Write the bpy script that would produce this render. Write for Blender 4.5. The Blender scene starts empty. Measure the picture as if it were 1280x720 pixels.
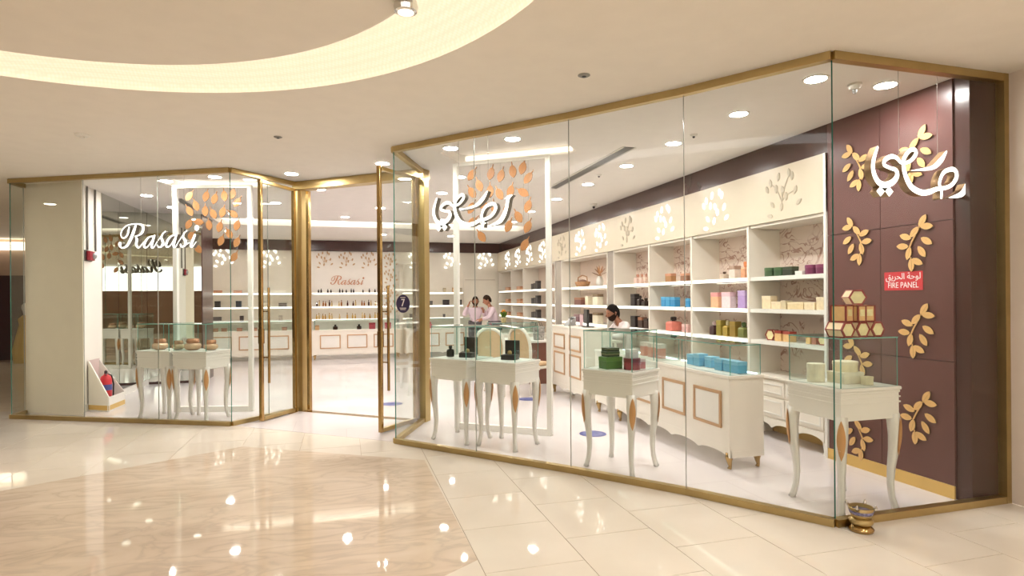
import bpy, bmesh, math, random
from math import sin, cos, pi, radians, atan2, hypot
from mathutils import Vector

random.seed(7)
SC = bpy.context.scene
COL = SC.collection

# ------------------------------------------------------------------ camera
# world: X to the right along the shop's width, Y into the shop, Z up; metres
YAW = math.atan2(208, 736.0)
ROLL = 0.0076
cam = bpy.data.cameras.new('camera')
cam.sensor_width = 36.0
cam.lens = 736.0 / 1280 * 36.0
cam.shift_y = 13.0 / 1280
cam.clip_start = 0.05
camo = bpy.data.objects.new('camera', cam)
camo.location = (0, 0, 1.52)
camo.rotation_mode = 'XYZ'
from mathutils import Matrix
camo.matrix_world = (Matrix.Translation((0, 0, 1.52)) @ Matrix.Rotation(-YAW, 4, 'Z')
                     @ Matrix.Rotation(pi / 2, 4, 'X') @ Matrix.Rotation(-ROLL, 4, 'Z'))
COL.objects.link(camo)
SC.camera = camo

# ------------------------------------------------------------------ world, exposure
world = bpy.data.worlds.new('world')
SC.world = world
world.use_nodes = True
bgn = world.node_tree.nodes['Background']
bgn.inputs[0].default_value = (1.0, 0.95, 0.90, 1)
bgn.inputs[1].default_value = 2.9
SC.view_settings.view_transform = 'Standard'
SC.view_settings.look = 'None'
SC.view_settings.gamma = 1.0
SC.view_settings.exposure = 0.42
SC.view_settings.use_curve_mapping = False
try:
    cy = SC.cycles
    cy.use_denoising = True
    cy.max_bounces = 10
    cy.diffuse_bounces = 4
    cy.glossy_bounces = 4
    cy.transmission_bounces = 6
    cy.transparent_max_bounces = 48
    cy.caustics_reflective = False
    cy.caustics_refractive = False
    cy.sample_clamp_indirect = 4.0
except Exception:
    pass
DOWNLIGHT_L = 210.0      # radiance of a shop downlight
MALL_L = 400.0           # radiance of a mall downlight

CEIL = 3.13


# ------------------------------------------------------------------ materials
def srgb(r, g, b):
    def f(c):
        c /= 255.0
        return c / 12.92 if c <= 0.04045 else ((c + 0.055) / 1.055) ** 2.4
    return (f(r), f(g), f(b), 1)


MATS = {}


def mat(name, rgb, rough=0.5, metal=0.0, spec=0.5, emit=None, estr=0.0, noise=0.04, nscale=6.0, bump=0.0, coat=0.0):
    """procedural Principled material, colour slightly broken up by a noise texture"""
    if name in MATS:
        return MATS[name]
    m = bpy.data.materials.new(name)
    m.use_nodes = True
    nt = m.node_tree
    b = nt.nodes['Principled BSDF']
    c = srgb(*rgb)
    b.inputs['Roughness'].default_value = rough
    b.inputs['Metallic'].default_value = metal
    b.inputs['Specular IOR Level'].default_value = spec
    b.inputs['Coat Weight'].default_value = coat
    tc = nt.nodes.new('ShaderNodeTexCoord')
    nz = nt.nodes.new('ShaderNodeTexNoise')
    nz.inputs['Scale'].default_value = nscale
    nz.inputs['Detail'].default_value = 3
    nt.links.new(tc.outputs['Object'], nz.inputs['Vector'])
    rp = nt.nodes.new('ShaderNodeValToRGB')
    k = noise
    rp.color_ramp.elements[0].color = (c[0] * (1 - k), c[1] * (1 - k), c[2] * (1 - k), 1)
    rp.color_ramp.elements[1].color = (min(1, c[0] * (1 + k)), min(1, c[1] * (1 + k)), min(1, c[2] * (1 + k)), 1)
    rp.color_ramp.elements[0].position = 0.3
    rp.color_ramp.elements[1].position = 0.7
    nt.links.new(nz.outputs['Fac'], rp.inputs['Fac'])
    nt.links.new(rp.outputs['Color'], b.inputs['Base Color'])
    if emit:
        b.inputs['Emission Color'].default_value = srgb(*emit)
        b.inputs['Emission Strength'].default_value = estr
    if bump:
        bp = nt.nodes.new('ShaderNodeBump')
        bp.inputs['Strength'].default_value = bump
        bp.inputs['Distance'].default_value = 0.01
        nt.links.new(nz.outputs['Fac'], bp.inputs['Height'])
        nt.links.new(bp.outputs['Normal'], b.inputs['Normal'])
    MATS[name] = m
    return m


def glass_mat(name, tint=(0.97, 0.985, 0.975), ior=1.33):
    m = bpy.data.materials.new(name)
    m.use_nodes = True
    nt = m.node_tree
    nt.nodes.remove(nt.nodes['Principled BSDF'])
    out = nt.nodes['Material Output']
    tr = nt.nodes.new('ShaderNodeBsdfTransparent')
    tr.inputs[0].default_value = (*tint, 1)
    gl = nt.nodes.new('ShaderNodeBsdfGlossy')
    gl.inputs['Roughness'].default_value = 0.0
    # Schlick reflectance from the angle of view, the same on both sides of the pane
    ge = nt.nodes.new('ShaderNodeNewGeometry')
    dt = nt.nodes.new('ShaderNodeVectorMath'); dt.operation = 'DOT_PRODUCT'
    nt.links.new(ge.outputs['Incoming'], dt.inputs[0])
    nt.links.new(ge.outputs['Normal'], dt.inputs[1])
    ab = nt.nodes.new('ShaderNodeMath'); ab.operation = 'ABSOLUTE'
    nt.links.new(dt.outputs['Value'], ab.inputs[0])
    om = nt.nodes.new('ShaderNodeMath'); om.operation = 'SUBTRACT'; om.inputs[0].default_value = 1.0
    nt.links.new(ab.outputs[0], om.inputs[1])
    pw = nt.nodes.new('ShaderNodeMath'); pw.operation = 'POWER'; pw.inputs[1].default_value = 5.0
    nt.links.new(om.outputs[0], pw.inputs[0])
    r0 = ((ior - 1) / (ior + 1)) ** 2
    fr = nt.nodes.new('ShaderNodeMath'); fr.operation = 'MULTIPLY_ADD'
    fr.inputs[1].default_value = 1 - r0
    fr.inputs[2].default_value = r0
    nt.links.new(pw.outputs[0], fr.inputs[0])
    mx = nt.nodes.new('ShaderNodeMixShader')
    nt.links.new(fr.outputs[0], mx.inputs[0])
    nt.links.new(tr.outputs[0], mx.inputs[1])
    nt.links.new(gl.outputs[0], mx.inputs[2])
    nt.links.new(mx.outputs[0], out.inputs[0])
    MATS[name] = m
    return m


def tile_mat(name, rgb, grout, w, h, rough, mortar, offset=0.5):
    m = bpy.data.materials.new(name)
    m.use_nodes = True
    nt = m.node_tree
    b = nt.nodes['Principled BSDF']
    tc = nt.nodes.new('ShaderNodeTexCoord')
    br = nt.nodes.new('ShaderNodeTexBrick')
    c = srgb(*rgb)
    br.inputs['Color1'].default_value = c
    br.inputs['Color2'].default_value = (c[0] * .97, c[1] * .97, c[2] * .965, 1)
    br.inputs['Mortar'].default_value = srgb(*grout)
    br.inputs['Scale'].default_value = 1.0
    br.inputs['Mortar Size'].default_value = mortar
    br.inputs['Brick Width'].default_value = w
    br.inputs['Row Height'].default_value = h
    br.offset = offset
    nt.links.new(tc.outputs['Object'], br.inputs['Vector'])
    nt.links.new(br.outputs['Color'], b.inputs['Base Color'])
    b.inputs['Roughness'].default_value = rough
    MATS[name] = m
    return m


def polished_tile(name, rgb, rough):
    m = bpy.data.materials.new(name)
    m.use_nodes = True
    nt = m.node_tree
    b = nt.nodes['Principled BSDF']
    tc = nt.nodes.new('ShaderNodeTexCoord')
    nz = nt.nodes.new('ShaderNodeTexNoise')
    nz.inputs['Scale'].default_value = 1.6
    nz.inputs['Detail'].default_value = 5
    oi = nt.nodes.new('ShaderNodeObjectInfo')
    ad = nt.nodes.new('ShaderNodeVectorMath')
    nt.links.new(tc.outputs['Object'], ad.inputs[0])
    nt.links.new(oi.outputs['Location'], ad.inputs[1])
    nt.links.new(ad.outputs[0], nz.inputs['Vector'])
    c = srgb(*rgb)
    rp = nt.nodes.new('ShaderNodeValToRGB')
    rp.color_ramp.elements[0].color = (c[0] * .93, c[1] * .92, c[2] * .90, 1)
    rp.color_ramp.elements[1].color = (min(1, c[0] * 1.03), min(1, c[1] * 1.03), min(1, c[2] * 1.03), 1)
    rp.color_ramp.elements[0].position = .25
    rp.color_ramp.elements[1].position = .75
    nt.links.new(nz.outputs['Fac'], rp.inputs['Fac'])
    nt.links.new(rp.outputs['Color'], b.inputs['Base Color'])
    b.inputs['Roughness'].default_value = rough
    b.inputs['Specular IOR Level'].default_value = 0.5
    MATS[name] = m
    return m


def marble_mat(name):
    m = bpy.data.materials.new(name)
    m.use_nodes = True
    nt = m.node_tree
    L = nt.links
    b = nt.nodes['Principled BSDF']
    tc = nt.nodes.new('ShaderNodeTexCoord')
    mp = nt.nodes.new('ShaderNodeMapping')
    mp.inputs['Rotation'].default_value = (0, 0, radians(35))
    mp.inputs['Scale'].default_value = (1.0, 2.6, 1)
    L.new(tc.outputs['Object'], mp.inputs[0])
    n1 = nt.nodes.new('ShaderNodeTexNoise')
    n1.inputs['Scale'].default_value = 1.5
    n1.inputs['Detail'].default_value = 7
    n1.inputs['Distortion'].default_value = 1.6
    L.new(mp.outputs[0], n1.inputs['Vector'])
    # thin veins where the noise crosses its middle value
    s = nt.nodes.new('ShaderNodeMath'); s.operation = 'SUBTRACT'; s.inputs[1].default_value = 0.5
    L.new(n1.outputs['Fac'], s.inputs[0])
    a = nt.nodes.new('ShaderNodeMath'); a.operation = 'ABSOLUTE'
    L.new(s.outputs[0], a.inputs[0])
    rv = nt.nodes.new('ShaderNodeValToRGB')
    rv.color_ramp.elements[0].position = 0.0
    rv.color_ramp.elements[0].color = srgb(212, 196, 178)
    rv.color_ramp.elements[1].position = 0.05
    rv.color_ramp.elements[1].color = srgb(224, 207, 187)
    e = rv.color_ramp.elements.new(0.16)
    e.color = srgb(229, 213, 195)
    L.new(a.outputs[0], rv.inputs['Fac'])
    n2 = nt.nodes.new('ShaderNodeTexNoise')
    n2.inputs['Scale'].default_value = 0.8
    n2.inputs['Detail'].default_value = 5
    L.new(mp.outputs[0], n2.inputs['Vector'])
    r2 = nt.nodes.new('ShaderNodeValToRGB')
    r2.color_ramp.elements[0].position = .35
    r2.color_ramp.elements[0].color = (.90, .885, .87, 1)
    r2.color_ramp.elements[1].position = .6
    r2.color_ramp.elements[1].color = (1, 1, 1, 1)
    L.new(n2.outputs['Fac'], r2.inputs['Fac'])
    mx = nt.nodes.new('ShaderNodeMix'); mx.data_type = 'RGBA'; mx.blend_type = 'MULTIPLY'
    mx.inputs[0].default_value = 1
    L.new(rv.outputs['Color'], mx.inputs[6])
    L.new(r2.outputs['Color'], mx.inputs[7])
    L.new(mx.outputs[2], b.inputs['Base Color'])
    b.inputs['Specular IOR Level'].default_value = 0.32
    b.inputs['Roughness'].default_value = 0.035
    b.inputs['Coat Weight'].default_value = 0.0
    b.inputs['Coat Roughness'].default_value = 0.03
    MATS[name] = m
    return m


def scroll_wallpaper(name, base, ink):
    """printed wallpaper: curling branch lines from warped noise contours"""
    m = bpy.data.materials.new(name)
    m.use_nodes = True
    nt = m.node_tree
    L = nt.links
    b = nt.nodes['Principled BSDF']
    tc = nt.nodes.new('ShaderNodeTexCoord')
    n1 = nt.nodes.new('ShaderNodeTexNoise')
    n1.inputs['Scale'].default_value = 4.2
    n1.inputs['Detail'].default_value = 1.2
    n1.inputs['Distortion'].default_value = 2.4
    L.new(tc.outputs['Object'], n1.inputs['Vector'])
    s = nt.nodes.new('ShaderNodeMath'); s.operation = 'SUBTRACT'; s.inputs[1].default_value = 0.5
    L.new(n1.outputs['Fac'], s.inputs[0])
    a = nt.nodes.new('ShaderNodeMath'); a.operation = 'ABSOLUTE'
    L.new(s.outputs[0], a.inputs[0])
    r = nt.nodes.new('ShaderNodeValToRGB')
    r.color_ramp.elements[0].position = 0.014
    r.color_ramp.elements[0].color = (1, 1, 1, 1)
    r.color_ramp.elements[1].position = 0.034
    r.color_ramp.elements[1].color = (0, 0, 0, 1)
    L.new(a.outputs[0], r.inputs['Fac'])
    # breaks the lines into separate sprigs
    n2 = nt.nodes.new('ShaderNodeTexNoise')
    n2.inputs['Scale'].default_value = 4.0
    L.new(tc.outputs['Object'], n2.inputs['Vector'])
    r2 = nt.nodes.new('ShaderNodeValToRGB')
    r2.color_ramp.elements[0].position = .44
    r2.color_ramp.elements[1].position = .54
    L.new(n2.outputs['Fac'], r2.inputs['Fac'])
    mu = nt.nodes.new('ShaderNodeMath'); mu.operation = 'MULTIPLY'
    L.new(r.outputs['Color'], mu.inputs[0])
    L.new(r2.outputs['Color'], mu.inputs[1])
    mx = nt.nodes.new('ShaderNodeMix'); mx.data_type = 'RGBA'
    mx.inputs[6].default_value = srgb(*base)
    mx.inputs[7].default_value = srgb(*ink)
    L.new(mu.outputs[0], mx.inputs[0])
    L.new(mx.outputs[2], b.inputs['Base Color'])
    b.inputs['Roughness'].default_value = 0.6
    MATS[name] = m
    return m


def mesh_light_panel(name, rgb, strength):
    """backlit perforated panel: fine dot pattern, gives off light"""
    m = bpy.data.materials.new(name)
    m.use_nodes = True
    nt = m.node_tree
    b = nt.nodes['Principled BSDF']
    tc = nt.nodes.new('ShaderNodeTexCoord')
    vo = nt.nodes.new('ShaderNodeTexVoronoi')
    vo.inputs['Scale'].default_value = 40
    vo.inputs['Randomness'].default_value = 0.15
    nt.links.new(tc.outputs['Object'], vo.inputs['Vector'])
    r = nt.nodes.new('ShaderNodeValToRGB')
    c = srgb(*rgb)
    r.color_ramp.elements[0].position = .1
    r.color_ramp.elements[0].color = c
    r.color_ramp.elements[1].position = .6
    r.color_ramp.elements[1].color = (c[0] * .80, c[1] * .77, c[2] * .72, 1)
    nt.links.new(vo.outputs['Distance'], r.inputs['Fac'])
    nt.links.new(r.outputs['Color'], b.inputs['Emission Color'])
    b.inputs['Emission Strength'].default_value = strength
    b.inputs['Base Color'].default_value = srgb(200, 190, 170)
    MATS[name] = m
    return m


GLASS = glass_mat('clear_glass')
VGLASS = glass_mat('vitrine_glass', (0.955, 0.985, 0.975), 1.38)
EDGE = mat('green_glass_edge', (58, 128, 112), 0.15, spec=0.8)
VEDGE = mat('pale_green_glass_edge', (112, 176, 164), 0.15, spec=0.8)
GOLD = mat('brushed_brass', (188, 166, 116), 0.36, metal=1.0, noise=0.06)
DARKGOLD = mat('polished_brass', (176, 146, 96), 0.18, metal=1.0)
GOLDPAINT = mat('gold_paint', (198, 146, 90), 0.45, noise=0.05)
LEAFGOLD = mat('copper_leaf_paint', (178, 124, 76), 0.5, noise=0.08)
LEAFEDGE = mat('brown_leaf_edge', (92, 62, 40), 0.6)
BRANCH = mat('gold_branch_paint', (222, 176, 112), 0.45, noise=0.06)
WHITE = mat('white_lacquer', (238, 234, 226), 0.28, noise=0.015)
CREAM = mat('cream_lacquer', (240, 232, 219), 0.32, noise=0.02)
CREAMWALL = mat('cream_wall', (238, 229, 214), 0.55, noise=0.02)
WHITEWALL = mat('white_wall', (242, 236, 226), 0.6, noise=0.015)
MALLWALL = mat('mall_wall_paint', (232, 216, 200), 0.6, noise=0.02)
PIERWALL = mat('pier_paint', (238, 227, 206), 0.6, noise=0.02)
CEILM = mat('mall_ceiling_paint', (250, 243, 232), 0.7, noise=0.015)
SCEILM = mat('shop_ceiling_paint', (250, 244, 238), 0.7, noise=0.015)
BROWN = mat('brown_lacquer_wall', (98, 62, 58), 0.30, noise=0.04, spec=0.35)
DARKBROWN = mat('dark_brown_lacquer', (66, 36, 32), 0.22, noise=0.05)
MIRROR = mat('mirror', (214, 216, 208), 0.01, metal=1.0, noise=0.0)
BASEGOLD = mat('gold_skirting', (220, 182, 104), 0.35, metal=0.35, noise=0.05)
ROSE = mat('rose_gold_moulding', (192, 152, 112), 0.4, metal=0.0, noise=0.05)
LED = mat('led_strip', (255, 250, 240), 0.5, emit=(255, 246, 232), estr=1.7)
TRAYLED = mat('tray_led_strip', (255, 250, 240), 0.5, emit=(255, 246, 232), estr=0.9)
LEDCOOL = mat('cool_led_strip', (240, 250, 255), 0.5, emit=(225, 244, 255), estr=3.0)
LAMP = mat('lamp_diffuser', (255, 252, 245), 0.5, emit=(255, 251, 248), estr=DOWNLIGHT_L)
MLAMP = mat('mall_lamp_diffuser', (255, 252, 245), 0.5, emit=(255, 248, 238), estr=MALL_L)
SOFTLAMP = mat('soft_lamp_diffuser', (255, 252, 245), 0.5, emit=(255, 240, 216), estr=2.0)
SIGNW = mat('lit_sign_face', (255, 255, 252), 0.5, emit=(255, 252, 246), estr=1.6)
LITLEAF = mat('lit_leaf_acrylic', (255, 255, 255), 0.5, emit=(255, 253, 246), estr=2.2)
DIMLEAF = mat('unlit_leaf_acrylic', (196, 184, 162), 0.4)
SIGNSIDE = mat('grey_sign_side', (112, 106, 94), 0.35, metal=0.6)
SIGNSIDEGOLD = mat('bronze_sign_side', (150, 120, 86), 0.3, metal=0.7)
BLACK = mat('black_gloss', (26, 24, 24), 0.3)
DARKGREY = mat('dark_grey_plastic', (58, 56, 56), 0.4)
GREY = mat('grey_plastic', (150, 148, 146), 0.4)
MIDGREY = mat('grey_metal', (140, 136, 128), 0.35, metal=0.5)
RED = mat('signal_red', (206, 44, 54), 0.4)
DARKRED = mat('dark_red_plastic', (150, 30, 48), 0.3)
TILEM = polished_tile('cream_polished_tile', (235, 226, 213), 0.03)
FLOORBASE = tile_mat('mall_floor_base', (229, 215, 192), (186, 168, 144), 0.594, 0.63, 0.12, 0.004)
GROUT = mat('grout', (168, 148, 124), 0.8)
SHOPFLOOR = tile_mat('shop_floor_tiles', (230, 222, 222), (214, 204, 204), 1.2, 0.6, 0.09, 0.003)
MARBLE = marble_mat('beige_marble')
PAPER = scroll_wallpaper('scroll_wallpaper', (230, 210, 196), (178, 138, 122))
COVE = mesh_light_panel('cove_mesh_light', (255, 241, 212), 0.62)
SKIN = mat('skin', (150, 98, 72), 0.5)
SKIN2 = mat('skin_warm', (168, 112, 84), 0.5)
HAIR = mat('dark_hair', (22, 17, 15), 0.9, spec=0.15, bump=0.3, nscale=60)
HAIR2 = mat('brown_hair', (44, 32, 24), 0.9, spec=0.15, bump=0.3, nscale=60)
BEARD = mat('beard_hair', (50, 34, 27), 0.9, spec=0.15)
SHIRTW = mat('white_shirt', (238, 226, 224), 0.7, nscale=12, bump=0.1)
SHIRTL = mat('lilac_shirt', (222, 200, 208), 0.7, nscale=12, bump=0.1)
TROUSER = mat('grey_trousers', (92, 88, 90), 0.8)
FABRIC = mat('beige_upholstery', (204, 172, 134), 0.8, nscale=30, bump=0.2)
STICKER = mat('violet_sticker', (54, 44, 84), 0.5)
FLOORSTICK = mat('blue_floor_sticker', (70, 78, 150), 0.35)
FLOORSTICK2 = mat('pale_blue_floor_sticker', (104, 112, 168), 0.35)
FARDARK = mat('far_shop_dark', (58, 22, 20), 0.4)
FARWALL = mat('far_mall_wall', (176, 150, 130), 0.5)
YELLOW = mat('yellow_fabric', (200, 160, 40), 0.6)


def prod(rgb, rough=0.35, metal=0.0):
    return mat('print_%02x%02x%02x_%d_%d' % (*rgb, int(rough * 100), int(metal * 100)), rgb, rough, metal, noise=0.08, nscale=25)


# ------------------------------------------------------------------ mesh helpers
class MB:
    def __init__(self):
        self.v = []
        self.f = []
        self.m = []

    def add(self, vs, fs, m=0):
        o = len(self.v)
        self.v += [tuple(p) for p in vs]
        for f in fs:
            self.f.append(tuple(i + o for i in f))
            self.m.append(m if isinstance(m, int) else 0)
        return self

    def box(self, x0, x1, y0, y1, z0, z1, m=0):
        vs = [(x0, y0, z0), (x1, y0, z0), (x1, y1, z0), (x0, y1, z0), (x0, y0, z1), (x1, y0, z1), (x1, y1, z1), (x0, y1, z1)]
        return self.add(vs, [(0, 3, 2, 1), (4, 5, 6, 7), (0, 1, 5, 4), (1, 2, 6, 5), (2, 3, 7, 6), (3, 0, 4, 7)], m)

    def cbox(self, cx, cy, cz, sx, sy, sz, m=0):
        return self.box(cx - sx / 2, cx + sx / 2, cy - sy / 2, cy + sy / 2, cz - sz / 2, cz + sz / 2, m)

    def seg(self, p, q, off, th, z0, z1, m=0):
        """upright slab along the plan line p-q, offset to its left"""
        dx, dy = q[0] - p[0], q[1] - p[1]
        L = hypot(dx, dy)
        nx, ny = -dy / L, dx / L
        a, b = off - th / 2, off + th / 2
        pts = [(p[0] + nx * a, p[1] + ny * a), (q[0] + nx * a, q[1] + ny * a), (q[0] + nx * b, q[1] + ny * b), (p[0] + nx * b, p[1] + ny * b)]
        vs = [(x, y, z0) for x, y in pts] + [(x, y, z1) for x, y in pts]
        return self.add(vs, [(0, 3, 2, 1), (4, 5, 6, 7), (0, 1, 5, 4), (1, 2, 6, 5), (2, 3, 7, 6), (3, 0, 4, 7)], m)

    def pane(self, p, q, off, th, z0, z1):
        """glass slab: faces slot 0, edges slot 1"""
        n = len(self.m)
        self.seg(p, q, off, th, z0, z1)
        for i, k in enumerate((1, 1, 0, 2, 0, 1)):
            self.m[n + i] = k
        return self

    def prism(self, poly, z0, z1, m=0):
        n = len(poly)
        vs = [(x, y, z0) for x, y in poly] + [(x, y, z1) for x, y in poly]
        fs = [tuple(range(n - 1, -1, -1)), tuple(range(n, 2 * n))] + [(i, (i + 1) % n, n + (i + 1) % n, n + i) for i in range(n)]
        return self.add(vs, fs, m)

    def xprism(self, poly, y0, y1, m=0, mside=None):
        """polygon in x-z, extruded along y; front (y0) uses m"""
        n = len(poly)
        vs = [(x, y0, z) for x, z in poly] + [(x, y1, z) for x, z in poly]
        self.add(vs, [tuple(range(n)), tuple(range(2 * n - 1, n - 1, -1))], m)
        o = len(self.v) - 2 * n
        for i in range(n):
            self.f.append((o + i, o + n + i, o + n + (i + 1) % n, o + (i + 1) % n))
            self.m.append(m if mside is None else mside)
        return self

    def cyl(self, cx, cy, z0, z1, r, n=20, m=0, r2=None):
        r2 = r if r2 is None else r2
        vs = [(cx + r * cos(2 * pi * i / n), cy + r * sin(2 * pi * i / n), z0) for i in range(n)]
        vs += [(cx + r2 * cos(2 * pi * i / n), cy + r2 * sin(2 * pi * i / n), z1) for i in range(n)]
        fs = [tuple(range(n - 1, -1, -1)), tuple(range(n, 2 * n))] + [(i, (i + 1) % n, n + (i + 1) % n, n + i) for i in range(n)]
        return self.add(vs, fs, m)

    def lathe(self, prof, n=20, cx=0, cy=0, cz=0, m=0, sx=1, sy=1, cap=True):
        vs = []
        for r, z in prof:
            vs += [(cx + sx * r * cos(2 * pi * i / n), cy + sy * r * sin(2 * pi * i / n), cz + z) for i in range(n)]
        fs = []
        for k in range(len(prof) - 1):
            for i in range(n):
                j = (i + 1) % n
                fs.append((k * n + i, k * n + j, (k + 1) * n + j, (k + 1) * n + i))
        if cap:
            fs.append(tuple(range(n - 1, -1, -1)))
            fs.append(tuple((len(prof) - 1) * n + i for i in range(n)))
        return self.add(vs, fs, m)

    def tube(self, path, radii, n=8, m=0, squash=None):
        """swept round section along a 3D path"""
        P = [Vector(p) for p in path]
        if not hasattr(radii, '__len__'):
            radii = [radii] * len(P)
        vs = []
        up = Vector((0.0, 0.0, 1.0))
        prev = None
        for i, p in enumerate(P):
            t = (P[min(i + 1, len(P) - 1)] - P[max(i - 1, 0)]).normalized()
            if prev is None:
                a = up if abs(t.dot(up)) < 0.9 else Vector((1, 0, 0))
                s = t.cross(a).normalized()
            else:
                s = (prev - t * prev.dot(t)).normalized()
            prev = s
            b = t.cross(s)
            for k in range(n):
                an = 2 * pi * (k + .5) / n
                vs.append(p + s * (radii[i] * cos(an)) + b * (radii[i] * sin(an)))
        fs = []
        for i in range(len(P) - 1):
            for k in range(n):
                j = (k + 1) % n
                fs.append((i * n + k, i * n + j, (i + 1) * n + j, (i + 1) * n + k))
        fs.append(tuple(range(n - 1, -1, -1)))
        fs.append(tuple((len(P) - 1) * n + k for k in range(n)))
        return self.add(vs, fs, m)

    def ball(self, c, r, n=12, k=8, m=0, s=(1, 1, 1), th0=0, th1=pi):
        prof = []
        vs = []
        for j in range(k + 1):
            t = th0 + (th1 - th0) * j / k
            for i in range(n):
                a = 2 * pi * i / n
                vs.append((c[0] + s[0] * r * sin(t) * cos(a), c[1] + s[1] * r * sin(t) * sin(a), c[2] + s[2] * r * cos(t)))
        fs = []
        for j in range(k):
            for i in range(n):
                q = (i + 1) % n
                fs.append((j * n + i, (j + 1) * n + i, (j + 1) * n + q, j * n + q))
        return self.add(vs, fs, m)

    def mesh(self, name, mats, smooth=False):
        me = bpy.data.meshes.new(name)
        me.from_pydata(self.v, [], self.f)
        for m in (mats if isinstance(mats, (list, tuple)) else [mats]):
            me.materials.append(m)
        me.polygons.foreach_set('material_index', self.m)
        bm = bmesh.new()
        bm.from_mesh(me)
        bmesh.ops.remove_doubles(bm, verts=bm.verts, dist=1e-6)
        bmesh.ops.recalc_face_normals(bm, faces=bm.faces)
        bm.to_mesh(me)
        bm.free()
        if smooth:
            me.polygons.foreach_set('use_smooth', [True] * len(me.polygons))
        me.update()
        return me

    def build(self, name, mats, parent=None, smooth=False, bevel=0, loc=None, rz=0):
        o = bpy.data.objects.new(name, self.mesh(name, mats, smooth))
        COL.objects.link(o)
        if parent is not None:
            o.parent = parent
        if loc is not None:
            o.location = loc
        if rz:
            o.rotation_euler = (0, 0, rz)
        if bevel:
            b = o.modifiers.new('bevel', 'BEVEL')
            b.width = bevel
            b.segments = 2
            b.limit_method = 'ANGLE'
        if smooth == 'auto':
            pass
        return o


LABELS = {}


def tag(o, label, cat, group=None):
    o['label'] = label
    o['category'] = cat
    if group:
        o['group'] = group
    LABELS.setdefault(label, []).append(o.name)
    return o


def struct(o):
    o['kind'] = 'structure'
    return o


def thing(name, label, cat, loc=(0, 0, 0), rz=0, group=None):
    o = bpy.data.objects.new(name, None)
    o.empty_display_size = 0.1
    COL.objects.link(o)
    o.location = loc
    o.rotation_euler = (0, 0, rz)
    return tag(o, label, cat, group)


def holder(name, loc=(0, 0, 0), rz=0):
    o = bpy.data.objects.new(name, None)
    o.empty_display_size = 0.1
    COL.objects.link(o)
    o.location = loc
    o.rotation_euler = (0, 0, rz)
    return struct(o)


def inst(name, me, parent, loc=(0, 0, 0), rot=(0, 0, 0), scale=(1, 1, 1)):
    o = bpy.data.objects.new(name, me)
    COL.objects.link(o)
    o.parent = parent
    o.location = loc
    o.rotation_euler = rot
    o.scale = scale
    return o


def catmull(pts, k=8):
    out = []
    n = len(pts)
    for i in range(n - 1):
        p0, p1, p2, p3 = pts[max(i - 1, 0)], pts[i], pts[i + 1], pts[min(i + 2, n - 1)]
        for j in range(k):
            t = j / k
            out.append(tuple(0.5 * (2 * b + (c - a) * t + (2 * a - 5 * b + 4 * c - d) * t * t + (-a + 3 * b - 3 * c + d) * t ** 3)
                             for a, b, c, d in zip(p0, p1, p2, p3)))
    out.append(tuple(pts[-1]))
    return out


def stroke(mb, pts, widths, y0, y1, k=8, mf=0, ms=1):
    """brush stroke in the x-z plane, extruded from y0 (lit face) to y1"""
    if not hasattr(widths, '__len__'):
        widths = [widths] * len(pts)
    if len(widths) != len(pts):
        widths = [widths[0] + (widths[-1] - widths[0]) * i / (len(pts) - 1) for i in range(len(pts))]
    S = catmull([(p[0], p[1], w) for p, w in zip(pts, widths)], k)
    n = len(S)
    A, B = [], []
    for i in range(n):
        a, b = S[max(i - 1, 0)], S[min(i + 1, n - 1)]
        dx, dz = b[0] - a[0], b[1] - a[1]
        L = hypot(dx, dz) or 1
        w = max(S[i][2], 0.002) / 2
        A.append((S[i][0] - dz / L * w, S[i][1] + dx / L * w))
        B.append((S[i][0] + dz / L * w, S[i][1] - dx / L * w))
    o = len(mb.v)
    for a, b in zip(A, B):
        mb.v += [(a[0], y0, a[1]), (b[0], y0, b[1]), (a[0], y1, a[1]), (b[0], y1, b[1])]
    for i in range(n - 1):
        p, q = o + 4 * i, o + 4 * i + 4
        mb.f += [(p, q, q + 1, p + 1), (p + 2, p + 3, q + 3, q + 2), (p, p + 2, q + 2, q), (p + 1, q + 1, q + 3, p + 3)]
        mb.m += [mf, ms, ms, ms]
    e = o + 4 * (n - 1)
    mb.f += [(o, o + 1, o + 3, o + 2), (e, e + 2, e + 3, e + 1)]
    mb.m += [ms, ms]
    for P, w, d in ((S[0], S[0][2], None), (S[-1], S[-1][2], None)):
        if w > 0.012:
            mb.xprism([(P[0] + w / 2 * cos(t * pi / 6), P[1] + w / 2 * sin(t * pi / 6)) for t in range(12)], y0 + .0005, y1, mf, ms)


def leaf_mesh(name, L, W, th, mats, stem=0.0):
    """pointed leaf lying in x-z, tip to -z, stem (if any) to +z; slot 0 faces, slot 1 edges"""
    mb = MB()
    prof = [(0, .5), (.28, .36), (.46, .12), (.48, -.06), (.36, -.28), (.16, -.42), (0, -.5)]
    poly = [(x * W, z * L) for x, z in prof] + [(-x * W, z * L) for x, z in prof[-2:0:-1]]
    mb.xprism(poly, -th / 2, th / 2, 0, 1)
    mb.xprism([(-.004, L * .44), (.004, L * .44), (.004, -L * .4), (-.004, -L * .4)], -th / 2 - .0015, th / 2 + .0015, 0, 1)
    if stem:
        mb.xprism([(-.006, L * .46), (.006, L * .46), (.004, L * .5 + stem), (-.004, L * .5 + stem)], -th / 2, th / 2, 0, 1)
    return mb.mesh(name, mats)


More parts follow.
